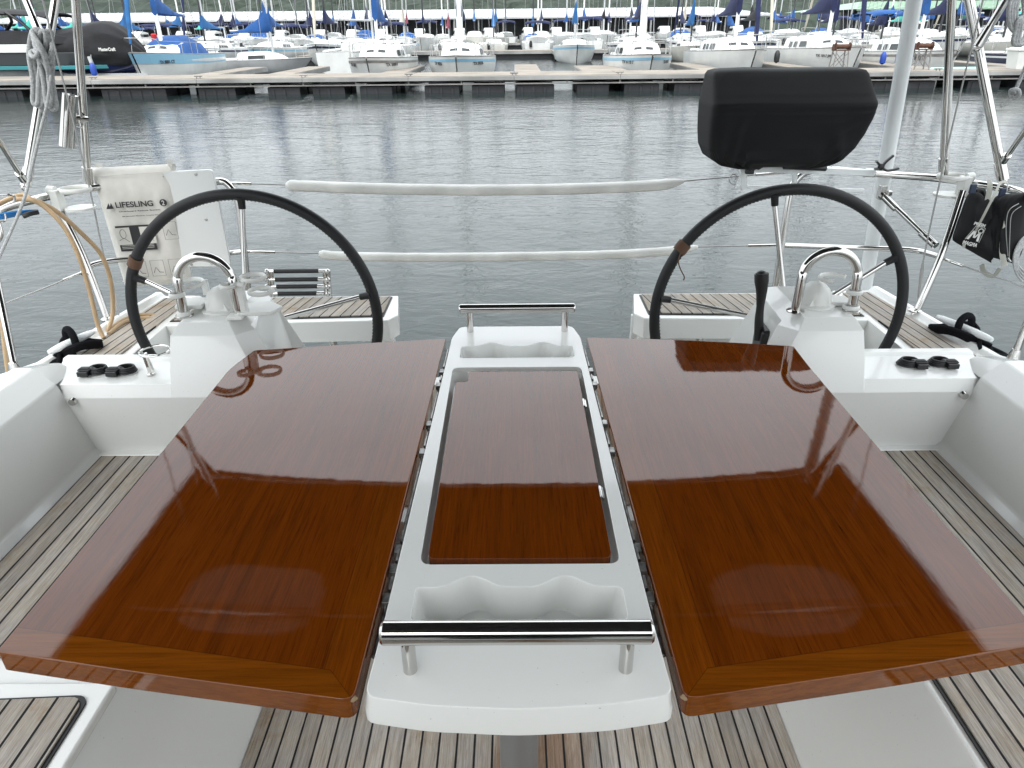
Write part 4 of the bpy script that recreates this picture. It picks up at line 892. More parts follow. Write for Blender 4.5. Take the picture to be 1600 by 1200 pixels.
for (x0, y0) in ((1.68, 3.2), (1.60, 2.2), (1.64, 1.2), (1.6, .2)):
    mb = MB(); mb.tube(smooth([Vector((x, y0, can(x, y0)-.02)) for x in [-x0+2*x0*i/14 for i in range(15)]], 2), .0125, 10); mb.build('hoop', STEEL, t)
t3 = thing('dodger', 'dark canvas dodger over the companionway, behind the camera', 'dodger', (0, -1.6, 1.7))  # unseen arch, added to keep forward sky light off the cockpit
mb = MB(); rings = []
for y, h, ww in ((-.95, 2.50, 1.20), (-1.15, 2.54, 1.20), (-1.8, 2.45, 1.20), (-2.5, 1.75, 1.20)):
    o_ = [Vector((ww*math.copysign(abs(math.sin(a))**.7, math.sin(a)), y, 1.60+(h-1.60)*abs(math.cos(a))**.6)) for a in [(-math.pi/2+math.pi*i/20) for i in range(21)]]
    rings.append(o_+[Vector((q.x*.99, q.y, 1.60+(q.z-1.60)*.985)) for q in o_[::-1]])
mb.loft(rings); mb.build('canopy', CANVASB, t3, sm=60)
# secondary tube alongside the port strut (seen as a double tube)
mb = MB(); mb.tube([P(131, 265, 3.06), P(125, 100, 3.0), P(122, 0, 2.98), P(122, 0, 2.98)+Vector((0.0, 0, .35))], .006, 10); mb.build('inner_tube', STEEL, t); mb = MB(); mb.tube([P(1481, 262, 3.05), P(1492, 0, 3.0)], .005, 8); mb.build('inner_tube', STEEL, t)
# rod holder
t = thing('rod_holder', 'polished steel rod holder tube clamped to the port frame strut', 'rod holder', P(105, 230, 2.95))
a, b = P(104, 229, 2.93), P(110, 148, 2.95); d = b-a
mb = MB(); rgs = []
for off, r in ((0, .0285), (1, .0285)): pass
n, u = frame(d)
def circ(c, r): return [c+(n*math.cos(q)+u*math.sin(q))*r for q in [2*math.pi*i/28 for i in range(28)]]
mb.loft([circ(a+d*.02, .024), circ(a, .026), circ(a, .0275), circ(b, .0275), circ(b, .026), circ(b-d*.05, .024)], cap=True); mb.build('tube', STEEL, t)
mb = MB(); mb.tube([P(113, 184, 2.94), P(137, 186, 2.98)], .010, 10); mb.tube([P(125, 181, 2.97), P(127, 192, 2.97)], .019, 16); mb.tube(smooth([P(113, 184, 2.94), P(119, 197, 2.95), P(128, 199, 2.97)]), .004); mb.build('clamp', STEEL, t, bevel=None)
# halyard wires
t = line('rigging_wire', 'thin grey wire slanting down past the rod holder to the port side deck', [P(67, 0, 2.75), P(139, 290, 2.86), P(160, 390, 2.87), P(187, 498, 2.80)], .0032, WIRE, group='slanting wires', k=3)
bs = P(67, 0, 2.75); 
mb = MB(); mb.tube([bs, bs+(bs-P(139, 290, 2.86))*1.2], .0032, 6); mb.build('upper_wire', WIRE, t); mb = MB(); mb.tube([P(176, 448, 2.84), P(184, 485, 2.81)], .006, 8); mb.build('turnbuckle', WIRE, t)
t = line('rigging_wire', 'thin grey wire with a shackle slanting down to the starboard side deck behind the wheel', [P(1536, 0, 2.75), P(1497, 160, 2.80), P(1472, 268, 2.84), P(1443, 405, 2.86), P(1431, 492, 2.80)], .0032, WIRE, group='slanting wires', k=3)
bs = P(1536, 0, 2.75)
mb = MB(); mb.tube([bs, bs+(bs-P(1497, 160, 2.80))*1.6], .0032, 6); mb.build('upper_wire', WIRE, t); mb = MB(); mb.tube([P(1442, 410, 2.85), P(1440, 428, 2.85), P(1434, 470, 2.82)], [.004, .008, .004], 8); mb.build('turnbuckle', WIRE, t)
# rope hank port
t = thing('rope_hank', 'grey braided rope hank tied on the port frame strut, its tail hanging down', 'rope', P(70, 60, 2.6))
mb = MB(); rnd = random.Random(3)
for k in range(8):
    x0 = 54+k*3.2; dx = rnd.uniform(-3, 3); bt = 160+rnd.uniform(-16, 20); D = 2.84+.008*(k % 4)
    pts = [(x0-4, 50+rnd.uniform(-3, 6)), (x0-8+dx*.5, 85), (x0-1+dx, 125), (x0-1+dx+k, bt-6), (x0+4+dx+k, bt), (x0+7+dx+k, bt-8), (x0+8+dx, 125), (x0+10-k, 85), (x0+4, 52)]
    mb.tube(smooth([P(x, y, D) for x, y in pts], 6, True), .0086, 8, closed=True)
for k in range(4):
    mb.tube(smooth([P(50+k*2, 50+k*9, 2.83), P(62+k*3, 70+k*10, 2.80), P(74+k*1.5, 90+k*9, 2.82), P(82, 72+k*8, 2.84), P(70, 58+k*5, 2.88)], 6, True), .0088, 8, closed=True)
mb.tube(smooth([P(48, 84, 2.80), P(53, 90, 2.78), P(58, 84, 2.79), P(52, 80, 2.82)], 5, True), .0086, 8, closed=True)
mb.tube(smooth([P(80, 118, 2.80), P(74, 160, 2.78), P(62, 210, 2.74), P(48, 270, 2.68), P(38, 310, 2.56), P(22, 350, 2.5), P(-5, 410, 2.4)], 6), .0058, 8)
mb.build('rope', ROPEG, t, sm=80)
t = thing('rope_hank', 'grey rope hank hanging on the starboard frame at the upper right corner', 'rope', P(1590, 30, 2.88))
mb = MB()
for k in range(4):
    mb.tube(smooth([P(1584+k*4, -15, 2.88), P(1576+k*4, 15, 2.86), P(1578+k*4, 40, 2.86), P(1588+k*2, 50-k*3, 2.85), P(1598, 40, 2.86), P(1600, 10, 2.88), P(1596, -15, 2.88)], 6, True), .0075, 8, closed=True)
for k in range(3): mb.tube(smooth([P(1592+k*3, 30, 2.85), P(1586+k*4, 50, 2.85), P(1583+k*4, 66, 2.85), P(1590+k*3, 70, 2.85), P(1602, 56, 2.86), P(1606, 30, 2.88)], 6, True), .0074, 8, closed=True)
mb.build('rope', ROPEG, t, sm=80)
t = thing('knotted_rope_end', 'grey rope end with a stopper knot hanging at the right edge, beside the slanting strut', 'rope', P(1586, 145, 2.7))
mb = MB(); mb.tube(smooth([P(1604, 100, 2.7), P(1596, 120, 2.7), P(1588, 138, 2.7)]), .0062, 8)
mb.tube(smooth([P(1579, 142, 2.69), P(1590, 140, 2.68), P(1592, 150, 2.69), P(1582, 153, 2.70), P(1580, 144, 2.72), P(1590, 146, 2.72)], 6, True), .0072, 8, closed=True)
mb.tube([P(1584, 154, 2.7), P(1574, 160, 2.7), P(1564, 166, 2.7)], .006, 8); mb.build('rope', ROPEG, t, sm=80)

# ================================================================== BACKGROUND MATERIALS
HULLW = mat('white_fibreglass', (.62, .63, .61), .3, coat=.2, var=(1.2, .12))
HULLC = mat('cream_fibreglass', (.55, .54, .49), .4, var=(1.2, .2))
HULLG = mat('grey_fibreglass', (.30, .31, .31), .4, var=(1.2, .2))
HULLN = mat('navy_fibreglass', (.01, .014, .05), .2, coat=.4)
HULLB = mat('pale_blue_fibreglass', (.22, .42, .56), .35)
TEALM = mat('teal_paint', (.03, .20, .22), .4)
GLASS = mat('dark_cabin_glass', (.02, .024, .026), .12)
ALU = mat('anodised_mast', (.50, .51, .51), .45, metal=.35)
MASTW = mat('white_mast', (.72, .73, .72), .4)
MASTB = mat('black_mast', (.03, .03, .035), .4)
COV = {'royal blue': mat('royal_blue_canvas', (.010, .072, .245), .85, var=(2, .3)),
       'navy': mat('navy_canvas', (.012, .018, .065), .9, var=(2, .3)), 'blue': mat('blue_canvas', (.016, .11, .29), .85, var=(2, .3)),
       'teal': mat('teal_canvas', (.07, .42, .34), .85), 'green': mat('green_canvas', (.015, .10, .07), .85), 'maroon': mat('maroon_canvas', (.18, .02, .045), .85),
       'black': mat('dark_canvas', (.012, .012, .014), .85, bump=(3, .6, .05), var=(1.5, .4)), 'cream': mat('cream_sail_canvas', (.5, .46, .38), .85)}
REDC = mat('red_canvas', (.45, .012, .02), .7)
DOCKTOP = mat('dock_planks', (.235, .205, .17), .85, var=(1.1, .25), bump=(20, .3, .01))
DOCKW = mat('dock_fascia', (.27, .27, .26), .7, var=(.7, .4))
DOCKS = mat('dock_steel', (.22, .21, .20), .6, var=(2, .4))
FLOATM = mat('float_drum', (.022, .023, .026), .55, var=(2, .4))
RUST = mat('rusty_steel', (.085, .035, .02), .8, var=(8, .5))
ROOFM = mat('white_metal_roof', (.42, .43, .435), .5, var=(.3, .15))
ROOFG = mat('green_metal_roof', (.20, .32, .22), .5, var=(.3, .15))
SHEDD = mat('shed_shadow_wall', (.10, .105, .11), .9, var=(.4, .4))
FEND = mat('blue_fender', (.01, .05, .30), .5)
# ================================================================== BOAT KIT
def hull_rings(L, B, F, inset=0, zt=None, n=15, low=False):
    rings = []
    for i in range(n):
        t = i/(n-1); u = min(1, t/.55); b = B/2*(1-(1-u)**2.1)**.9 if t < .55 else B/2*(1-.26*((t-.55)/.45)**2)
        b = max(b, .03); sh = F*(1+.22*(1-t)**2-.02*t); rk = (1-t)**3*.85
        pr = [(0, -.35+(.25 if t > .8 else 0)), (.62, -.18), (.88, .15), (.965, .45), (1.0, .80), (1.0, 1.0)]
        rg = []
        for sg in (1, -1):
            seq = pr if sg > 0 else pr[::-1]
            for bx, zf in seq:
                z = zf*sh if zf > 0 else zf
                if sg < 0 and bx == 0: continue
                if i == 0: bx_ = .5
                rg.append(Vector((sg*(b*bx+inset*(bx > 0)), t*L+rk*(1-max(0, zf)), z)))
        rings.append(rg)
    return rings
def sheer(t, F): return F*(1+.22*(1-t)**2-.02*t)
def halfb(t, B):
    u = min(1, t/.55); return max(.03, B/2*(1-(1-u)**2.1)**.9 if t < .55 else B/2*(1-.26*((t-.55)/.45)**2))
def make_boat(name, label, L, B, F, cover='royal blue', hull=HULLW, stripe=None, mast=ALU, mh=11, detail=2, group=None, jib=None, cat='sailboat', furl=None, flap=.9, cabin_h=.42, bimini=None, hatch_cover=None, dark=True, reg=None, mast_r=.075, band=None, boomz=1.15):
    t = thing(name, label, cat, (0, 0, 0), group)
    rg = hull_rings(L, B, F)
    mb = MB(); k = len(rg[0]); vs = [p for r in rg for p in r]; fs = []
    for i in range(len(rg)-1):
        for j in range(k-1): fs.append((i*k+j, i*k+j+1, (i+1)*k+j+1, (i+1)*k+j))
        fs.append((i*k+5, (i+1)*k+5, (i+1)*k+6, i*k+6))          # deck
        fs.append((i*k+k-1, i*k, (i+1)*k, (i+1)*k+k-1))
    fs.append(tuple((len(rg)-1)*k+j for j in range(k)))
    mb.add(vs, fs); h = mb.build('hull', hull, t, sm=40)
    if detail >= 1:
        mb = MB()
        for sg in (1, -1):
            for (f0, f1) in ((.80, .90),) if stripe else ():
                vs = []; n = 15
                for i in range(n):
                    tt = i/(n-1); b = halfb(tt, B); s_ = sheer(tt, F); rk = (1-tt)**3*.85
                    for f in (f0, f1): vs.append((sg*(b*(1 if f >= .8 else .98)+.008), tt*L+rk*(1-f)-.01, f*s_))
                mb.add(vs, [(2*i, 2*i+1, 2*i+3, 2*i+2) for i in range(n-1)])
        if mb.f: mb.build('stripe', stripe, t, sm=None)
        if band:
            mb = MB()
            for sg in (1, -1):
                vs = []; n = 15
                for i in range(n):
                    tt = i/(n-1); b = halfb(tt, B); s_ = sheer(tt, F); rk = (1-tt)**3*.85
                    for f in (.68, 1.0): vs.append((sg*(b*(1 if f >= .8 else .985)+.010), tt*L+rk*(1-f)-.012, f*s_))
                mb.add(vs, [(2*i, 2*i+1, 2*i+3, 2*i+2) for i in range(n-1)])
            mb.build('upper_band', band, t, sm=None)
        mb = MB()
        for sg in (1, -1): mb.tube([(sg*halfb(i/14, B)*.985, i/14*L, sheer(i/14, F)+.015) for i in range(15)], .03, 6)
        mb.build('toe_rail', hull if detail < 2 else DOCKS, t)
    if detail == 2 and cabin_h == .42: cabin_h = .58
    # cabin
    c0, c1 = .27, .68; n = 8; rings = []
    for i in range(n):
        u = i/(n-1); tt = c0+(c1-c0)*u; b = halfb(tt, B)*.64*(1-.12*u*0); hz = cabin_h*(.10 if i == 0 else .62 if i == 1 else .88 if i == 2 else 1.0+.05*math.sin(u*3)); z = sheer(tt, F)-.02
        rings.append([Vector((x*b, tt*L+(.06 if i == n-1 else 0), z+q*hz)) for x, q in ((-1, 0), (-.93, .6), (-.84, .9), (-.6, 1.02), (0, 1.12), (.6, 1.02), (.84, .9), (.93, .6), (1, 0))])
    mb = MB(); mb.loft(rings, cap=True, wrap=False); mb.build('cabin', HULLW, t, sm=40)
    if detail >= 1:
        for sg in (1, -1):
            for (u0, u1) in (((.30, .48), (.56, .66), (.72, .82)) if detail == 2 else ((.35, .75),)):
                vs = []
                for u in (u0, u1):
                    tt = c0+(c1-c0)*u; b = halfb(tt, B)*.64; z = sheer(tt, F)-.02
                    vs += [(sg*(b*.985+.012), tt*L, z+cabin_h*.22), (sg*(b*.93+.012), tt*L, z+cabin_h*.66)]
                mb = MB(); mb.add(vs, [(0, 1, 3, 2)]); mb.build('window', GLASS, t, sm=None)
        if detail == 2:   # windows in the sloping cabin front
            tt = c0+(c1-c0)*.09; b = halfb(tt, B)*.64; z = sheer(tt, F)
            for sg in (1, -1):
                mb = MB(); mb.add([(sg*b*.12, (tt-.012)*L, z+cabin_h*.22), (sg*b*.62, (tt-.012)*L, z+cabin_h*.20), (sg*b*.50, (tt+.012)*L, z+cabin_h*.60), (sg*b*.12, (tt+.012)*L, z+cabin_h*.66)], [(0, 1, 2, 3)]); mb.build('window', GLASS, t, sm=None)
            mb = MB(); mb.box((0, .47*L, F+cabin_h*1.1+.03), (.55, .6, .05)); mb.build('hatch', GLASS, t, bevel=.01)
    # cockpit coamings
    if detail >= 1:
        for sg in (1, -1): mb = MB(); mb.tube([(sg*halfb(tt, B)*.66, tt*L, sheer(tt, F)+.12*(1.2-tt)) for tt in (.68, .78, .88, .97)], .10, 6); mb.build('coaming', HULLW, t)
    # rig
    my = .38*L; mz = F+cabin_h*1.05
    if mh:
        mb = MB(); mb.tube([(0, my, mz-.3), (0, my+.05, mz+mh*.6), (0, my+.12, mz+mh)], [mast_r, mast_r, mast_r*.7], 10); ms = mb.build('mast', mast, t)
        if detail >= 1:
            mb = MB()
            for zz in (mh*.48,): mb.tube([(-B*.36, my+.1, mz+zz+.05), (0, my, mz+zz), (B*.36, my+.1, mz+zz+.05)], .022, 6)
            mb.build('spreader', mast, ms)
        sg_ = MB() ; rr = .013 if detail < 2 else .010
        for sg in (1, -1):
            sg_.tube([(sg*B*.44, my+.12, F), (sg*B*.36, my+.1, mz+mh*.48), (0, my+.1, mz+mh*.97)], rr, 4)
        sg_.tube([(0, .05, F*1.22), (0, my+.1, mz+mh*.98)], rr, 4); sg_.tube([(0, L-.05, F), (0, my+.12, mz+mh)], rr, 4)
        if detail >= 1: sg_.build('standing_rigging', WIRE, t, sm=60)
        if furl: 
            a = Vector((0, .10, F*1.22+.35)); b = Vector((0, my+.06, mz+mh*.93)); mb = MB(); mb.tube([a, a*.9+b*.1, a*.5+b*.5, b], [.05, .11, .085, .05], 8); mb.build('furled_jib', COV[furl], t)
        bz = mz+boomz; bl = L*.40
        mb = MB(); mb.tube([(0, my+.08, bz), (0, my+bl, bz+.02)], .055, 8); mb.build('boom', mast, t)
        if cover:
            rings = []; n = 9
            for i in range(n):
                u = i/(n-1); hh = flap*(1-u)**2.2+.20*(1-u*.5); ww = .09+.10*math.sin(math.pi*min(1, u*1.1+.12)); y = my-.02+(bl-.02)*u if i else my-.10
                sag = .05*math.sin(u*17)
                rings.append([Vector((ww*x, y+.02*z, bz-.10+hh*z+sag*z)) for x, z in ((0, 0), (1, .10), (1.0, .35), (.55, .75), (0, 1.0), (-.55, .75), (-1.0, .35), (-1, .10))])
            mb = MB(); mb.loft(rings); mb.build('sail_cover', COV[cover], t, sm=50)
    if bimini:
        y0, y1 = .70*L, .95*L; z = F+cabin_h+1.35
        mb = MB(); n = 7; rings = []
        for y, dz in ((y0, -.10), (y0+.15, 0), ((y0+y1)/2, .07), (y1-.1, 0), (y1, -.12)):
            rings.append([Vector((B*.40*math.sin(a), y, z+dz-.22*(1-math.cos(a)))) for a in [(-1.2+2.4*i/8) for i in range(9)]]+[Vector((B*.37*math.sin(a), y, z-.04+dz-.22*(1-math.cos(a)))) for a in [(1.2-2.4*i/8) for i in range(9)]])
        mb.loft(rings); mb.build('bimini', COV[bimini], t, sm=60)
        for sg in (1, -1):
            mb = MB(); mb.tube([(sg*B*.36, y0+.7, F), (sg*B*.37, y0+.1, z-.15)], .018, 6); mb.build('bimini_leg', ALU, t)
    if hatch_cover:
        mb = MB(); detail == 2 and mb.lathe([(.14, 0), (.15, .1), (.15, .62), (.10, .68)], (-halfb(.8, B)*.95, .66*L, F+.35), 12); detail == 2 and mb.build('red_bag', REDC, t)
        rings = []
        if detail == 2: hatch_up = .20
        else: hatch_up = 0
        for tt, hh, ww in ((.30, .05, .5), (.38, .45, .62), (.50, .62, .70), (.60, .70, .72), (.68, .55, .72), (.72, .05, .70)):
            b = halfb(tt, B)*ww; z = sheer(tt, F)
            rings.append([Vector((b*x, tt*L, z+(hh+hatch_up*(hh > .1))*q+.02)) for x, q in ((-1.1, 0), (-.9, .6), (-.4, 1), (.4, 1), (.9, .6), (1.1, 0))])
        mb = MB(); mb.loft(rings); mb.build('cabin_cover', COV[hatch_cover], t, sm=60)
    if detail == 1:
        for sg in (1, -1):
            for tt in (.12, .35, .6, .85):
                mb = MB(); b = halfb(tt, B)*.95; mb.tube([(sg*b, tt*L, sheer(tt, F)), (sg*b, tt*L, sheer(tt, F)+.58)], .018, 5); mb.build('stanchion', ALU, t)
        mb = MB(); w_ = halfb(.12, B); mb.tube([(w_, .12*L, F*1.2+.55), (0, -.05, F*1.2+.6), (-w_, .12*L, F*1.2+.55)], .022, 5); mb.build('bow_pulpit', ALU, t)
        mb = MB(); w_ = halfb(1, B); mb.tube([(w_, .84*L, F+.58), (w_, L, F+.6), (-w_, L, F+.6), (-w_, .84*L, F+.58)], .022, 5); mb.build('stern_pulpit', ALU, t)
        mb = MB(); mb.lathe([(.13, 0), (.15, .25), (.12, .5), (.05, .55)], (halfb(.95, B)*.5, L+.12, F-.35), 10); mb.build('outboard_motor', BLACKP, t)
    if detail == 2:
        # bow pulpit, stanchions, guard wires, stern pulpit
        F0 = F*1.22
        mb = MB(); w_ = halfb(.14, B)
        mb.tube(smooth([(w_, .14*L, F0-.02), (w_*.95, .13*L, F0+.5), (w_*.5, .03*L, F0+.58), (0, -.05, F0+.60), (-w_*.5, .03*L, F0+.58), (-w_*.95, .13*L, F0+.5), (-w_, .14*L, F0-.02)], 4), .016, 6)
        mb.build('bow_pulpit', STEEL, t)
        mb = MB(); w_ = halfb(1, B)
        mb.tube(smooth([(w_, .86*L, F+.5), (w_, .98*L, F+.55), (0, L, F+.56), (-w_, .98*L, F+.55), (-w_, .86*L, F+.5)], 4), .016, 6); mb.build('stern_pulpit', STEEL, t)
        for sg in (1, -1):
            for tt in (.30, .45, .60, .75, .88):
                mb = MB(); b = halfb(tt, B)*.95; mb.tube([(sg*b, tt*L, sheer(tt, F)), (sg*b, tt*L, sheer(tt, F)+.55)], .014, 6); mb.build('stanchion', STEEL, t)
        mb = MB()
        for sg in (1, -1): mb.tube([(sg*halfb(tt, B)*.95, tt*L, sheer(tt, F)+.54) for tt in (.14, .30, .45, .60, .75, .88)], .007, 4)
        mb.build('guard_wire', WIRE, t)
    if reg:
        for sg in (1, -1):
            tt = .16; b = halfb(tt, B); d = Vector((halfb(.21, B)-halfb(.11, B), .10*L, 0)).normalized()
            X = Vector((d.x*sg, d.y, 0))*sg; Z = Vector((0, 0, 1)); Y = X.cross(Z)
            rot = Matrix((X, Z, -Y)).transposed() if False else Matrix((X, Z, X.cross(Z))).transposed()
            text('registration', reg, (sg*(b*.99+.03), tt*L+.12, F*.86), .95, INK, t, rot, .14, ext=.004)
    return t
def kids(o): return [c for c in bpy.data.objects if c.parent is o]
def copy_tree(o, parent=None):
    ch = KIDS.get(o.name) or kids(o); KIDS[o.name] = ch
    c = o.copy(); COL.objects.link(c); c.parent = parent
    for q in ch: copy_tree(q, c)
    return c
KIDS = {}
def setmat(root, part, m):
    for c in kids(root):
        if c.name.split('.')[0] == part and c.data:
            c.material_slots[0].link = 'OBJECT'; c.material_slots[0].material = m
# ================================================================== MAIN DOCK
dk = thing('floating_dock', 'long tan-topped floating dock with a pale edge on black floats, nearest across the water', 'dock', (0, 31, 0))
mb = MB()
for i in range(-14, 14): mb.box((i*4.2+2.1, 32.05, .60), (4.17, 2.9, .06))
mb.build('deck_boards', DOCKTOP, dk, sm=None)
mb = MB()
for i in range(-14, 14): mb.box((i*4.2+2.1, 30.56, .535), (4.19, .08, .15))
mb.build('fascia', DOCKW, dk, bevel=.01)
mb = MB(); mb.box((0, 30.62, .33), (118, .05, .05)); mb.box((0, 33.4, .34), (118, .06, .24))
for i in range(-28, 28): mb.box((i*2.1, 30.63, .40), (.05, .05, .14))
mb.build('steel_frame', DOCKS, dk, sm=None)
rnd = random.Random(11); x = -57
while x < 57:
    w_ = rnd.choice((1.3, 1.5, 2.6, 1.4)); mb = MB(); mb.box((x+w_/2, 31.3, .05), (w_, 1.1, .44))
    for k in range(int(w_/.45)): mb.box((x+.22+k*.45, 30.735, .05), (.12, .05, .32))
    mb.build('float', FLOATM, dk, bevel=.04, bseg=2)
    mb = MB(); mb.box((x+w_/2, 32.6, .06), (w_, 1.0, .46)); mb.build('float', FLOATM, dk, bevel=.04, bseg=2); x += w_+rnd.choice((.5, .9, 1.3, .6))
for i in range(-6, 8):
    mb = MB(); cx_ = i*4.2; mb.tube([(cx_-.16, 30.78, .71), (cx_+.16, 30.78, .71)], .025, 8); mb.tube([(cx_-.07, 30.78, .63), (cx_-.07, 30.78, .71)], .022, 6); mb.tube([(cx_+.07, 30.78, .63), (cx_+.07, 30.78, .71)], .022, 6); mb.build('dock_cleat', DOCKS, dk)
def pier(label, x, y0, y1, w_, cap=None, name='finger_pier', group='finger piers', z=.56):
    t = thing(name, label, 'pier', (x, y0, 0), group)
    mb = MB(); n = int((y1-y0)/2.2)
    for i in range(n): mb.box((x, y0+(i+.5)*(y1-y0)/n, z), (w_, (y1-y0)/n-.04, .08))
    mb.build('deck_boards', DOCKTOP, t, sm=None)
    mb = MB(); mb.box((x-w_/2, (y0+y1)/2, z-.08), (.06, y1-y0, .2)); mb.box((x+w_/2, (y0+y1)/2, z-.08), (.06, y1-y0, .2)); mb.box((x, y1, z-.08), (w_, .06, .22)); mb.build('frame', DOCKW, t, sm=None)
    for i in range(max(2, n//2)):
        mb = MB(); mb.box((x, y0+1+i*2*(y1-y0)/n, .08), (w_*.9, 1.3, .5)); mb.build('float', FLOATM, t, bevel=.04, bseg=2)
    return t
fx = [(-13.6, 'finger pier right of the pale blue sailboat'), (-5.3, 'finger pier left of the central sailboat'), (-10.3, 'short finger pier left of the second sailboat bow'), (.6, 'finger pier right of the central sailboat'), (4.0, 'finger pier beside the open water, left of the fifth bow'),
      (8.7, 'finger pier between the two boats left of the covered grill'), (13.0, 'finger pier behind the covered grill'), (17.7, 'finger pier ending at the right rusty winch'), (22.3, 'finger pier by the white dock box')]
for x, lb in fx: pier('narrow tan '+lb, x, 33.52, 41 if x not in (4.0,) else 39, 1.1 if x != 4.0 else 2.0)
# ================================================================== FRONT ROW OF BOATS
def place(t, x, y, rz=0): t.location = (x, y, 0); t.rotation_euler = (0, 0, rz); return t
FR = 'sailboats moored bow-in along the nearest dock'
place(make_boat('sailboat', 'pale blue and white sailboat with a blue cabin cover and tall blue sail cover', 9.6, 3.1, 1.2, 'royal blue', HULLW, None, MASTW, 11.5, 2, FR, furl='blue', hatch_cover='royal blue', flap=1.0, reg='TX 8881 CT', mast_r=.10, band=HULLB, boomz=1.3), -17.2, 35.2, R_(3))
place(make_boat('sailboat', 'white sailboat with tall narrow blue sail cover, left of the middle bow-on boat', 8.6, 3.2, .98, 'royal blue', HULLW, DOCKS, MASTW, 11.5, 2, FR, flap=1.9, reg='TX 5081', furl=None, mast_r=.08), -6.6, 34.8)
place(make_boat('sailboat', 'white sailboat seen exactly bow-on with thick white mast, mid-dock left of open water', 8.8, 3.35, 1.0, 'navy', HULLW, HULLB, MASTW, 12, 2, FR, flap=1.5, reg='TX 9026', mast_r=.15), -2.6, 34.8)
place(make_boat('sailboat', 'white sailboat with pale blue side stripes and thick white mast, right of the open water', 8.4, 3.2, .98, 'navy', HULLW, HULLB, MASTW, 12, 2, FR, flap=1.5, reg='TX 6118 T', mast_r=.16), 6.2, 34.9)
place(make_boat('sailboat', 'plain white sailboat with big curved navy sail cover, left of the covered grill', 9.5, 3.3, 1.1, 'navy', HULLW, None, MASTW, 12, 2, FR, flap=1.9, furl='navy', mast_r=.09), 10.9, 35.3)
place(make_boat('sailboat', 'long white sailboat directly above the covered grill, with a dark furled navy sail', 10.5, 3.4, 1.15, 'navy', HULLW, None, MASTW, 12.5, 2, FR, flap=1.8, furl='navy', reg='TX 1817 JM', mast_r=.09), 15.6, 35.3)
place(make_boat('sailboat', 'white sailboat with royal blue sail cover and bimini, just behind the white pole', 9.4, 3.2, 1.0, 'royal blue', HULLW, DOCKS, MASTW, 12, 2, FR, flap=1.0, furl=None, reg='TX 8002 HY', mast_r=.08, bimini='royal blue'), 19.9, 35.2)
place(make_boat('sailboat', 'navy-hulled sailboat with a royal blue sail cover at the right end of the dock', 8.5, 3.0, .85, 'royal blue', HULLN, HULLW, MASTW, 11, 2, FR, flap=1.4, furl='blue', reg=None, cabin_h=.35), 26.5, 35.0)
place(make_boat('sailboat', 'small grey-hulled sailboat with a short blue mast cover, behind the left finger pier', 6.6, 2.3, .70, 'royal blue', HULLG, None, ALU, 8, 1, 'smaller boats between the docks', flap=1.2), -12.0, 46.5, R_(78))
place(make_boat('sailboat', 'round-sterned white sailboat turned away from the camera, left of the second bow', 9, 3.3, 1.15, None, HULLW, None, ALU, 11, 2, 'smaller boats between the docks', cabin_h=.5), -8.3, 54.5, R_(166))
# dock furniture
def winch(label, x):
    t = thing('winch_stand', label, 'winch', (x, 31.7, .62), 'rusty winch stands on the dock')
    for sx in (-1, 1):
        for sy in (-1, 1):
            mb = MB(); mb.bar((x+sx*.30, 31.7+sy*.22, .62), (x+sx*.24, 31.7+sy*.18, 1.38), .04, .04); mb.build('leg', DOCKS, t, sm=None)
    for sy in (-1, 1):
        for k in (-1, 1): mb = MB(); mb.bar((x-.29*k, 31.7+sy*.20, .72), (x+.25*k, 31.7+sy*.18, 1.30), .022, .022); mb.build('cross_brace', DOCKS, t, sm=None)
    mb = MB(); mb.tube([(x-.30, 31.6, 1.52), (x-.27, 31.6, 1.52), (x-.265, 31.6, 1.52), (x+.265, 31.6, 1.52), (x+.27, 31.6, 1.52), (x+.30, 31.6, 1.52)], [.15, .15, .09, .09, .15, .15], 16); mb.build('drum', RUST, t)
    mb = MB(); mb.box((x, 31.7, 1.385), (.60, .40, .04)); mb.box((x-.30, 31.72, 1.50), (.04, .3, .22)); mb.box((x+.30, 31.72, 1.48), (.04, .3, .18)); mb.build('frame', RUST, t)
winch('rusty winch on a cross-braced stand, just right above the covered grill', 13.2); winch('rusty winch on a cross-braced stand, between the white pole and the grill', 16.5)
def pedestal(label, x, lean=0):
    t = thing('power_pedestal', label, 'dock pedestal', (x, 31.0, .62), 'white dock pedestals')
    mb = MB(); mb.prism([], 0, 0) if False else None
    rings = [[Vector((x+sx*w2, 31+sy*w2*.7, .62+z)) for sx, sy in ((-1, -1), (1, -1), (1, 1), (-1, 1))] for z, w2 in ((0, .20), (.05, .17), (.62, .15), (.66, .20), (.78, .20), (.84, .14))]
    mb = MB(); mb.loft(rings); mb.build('body', HULLW, t, bevel=.02); mb = MB(); mb.box((x, 30.88, 1.1), (.14, .02, .16)); mb.build('meter_door', HULLG, t)
pedestal('white waisted dock pedestal at the left end, right of its twin', -22.0); pedestal('white dock pedestal cut by the left edge of the picture', -23.3)
t = thing('dock_box', 'white wedge-sided dock storage box, right of the double steel struts', 'dock box', (21.1, 31.6, .62))
mb = MB(); mb.loft([[Vector((20.7+.0+dx*.62*k, 31.6+dy*.4*k, z)) for dx, dy in ((-1, -1), (1, -1), (1, 1), (-1, 1))] for z, k in ((.62, .85), (1.30, 1.0))]); mb.build('body', HULLW, t, bevel=.03)
mb = MB(); mb.box((20.7, 31.6, 1.345), (1.34, .88, .09)); mb.build('lid', HULLW, t, bevel=.02)
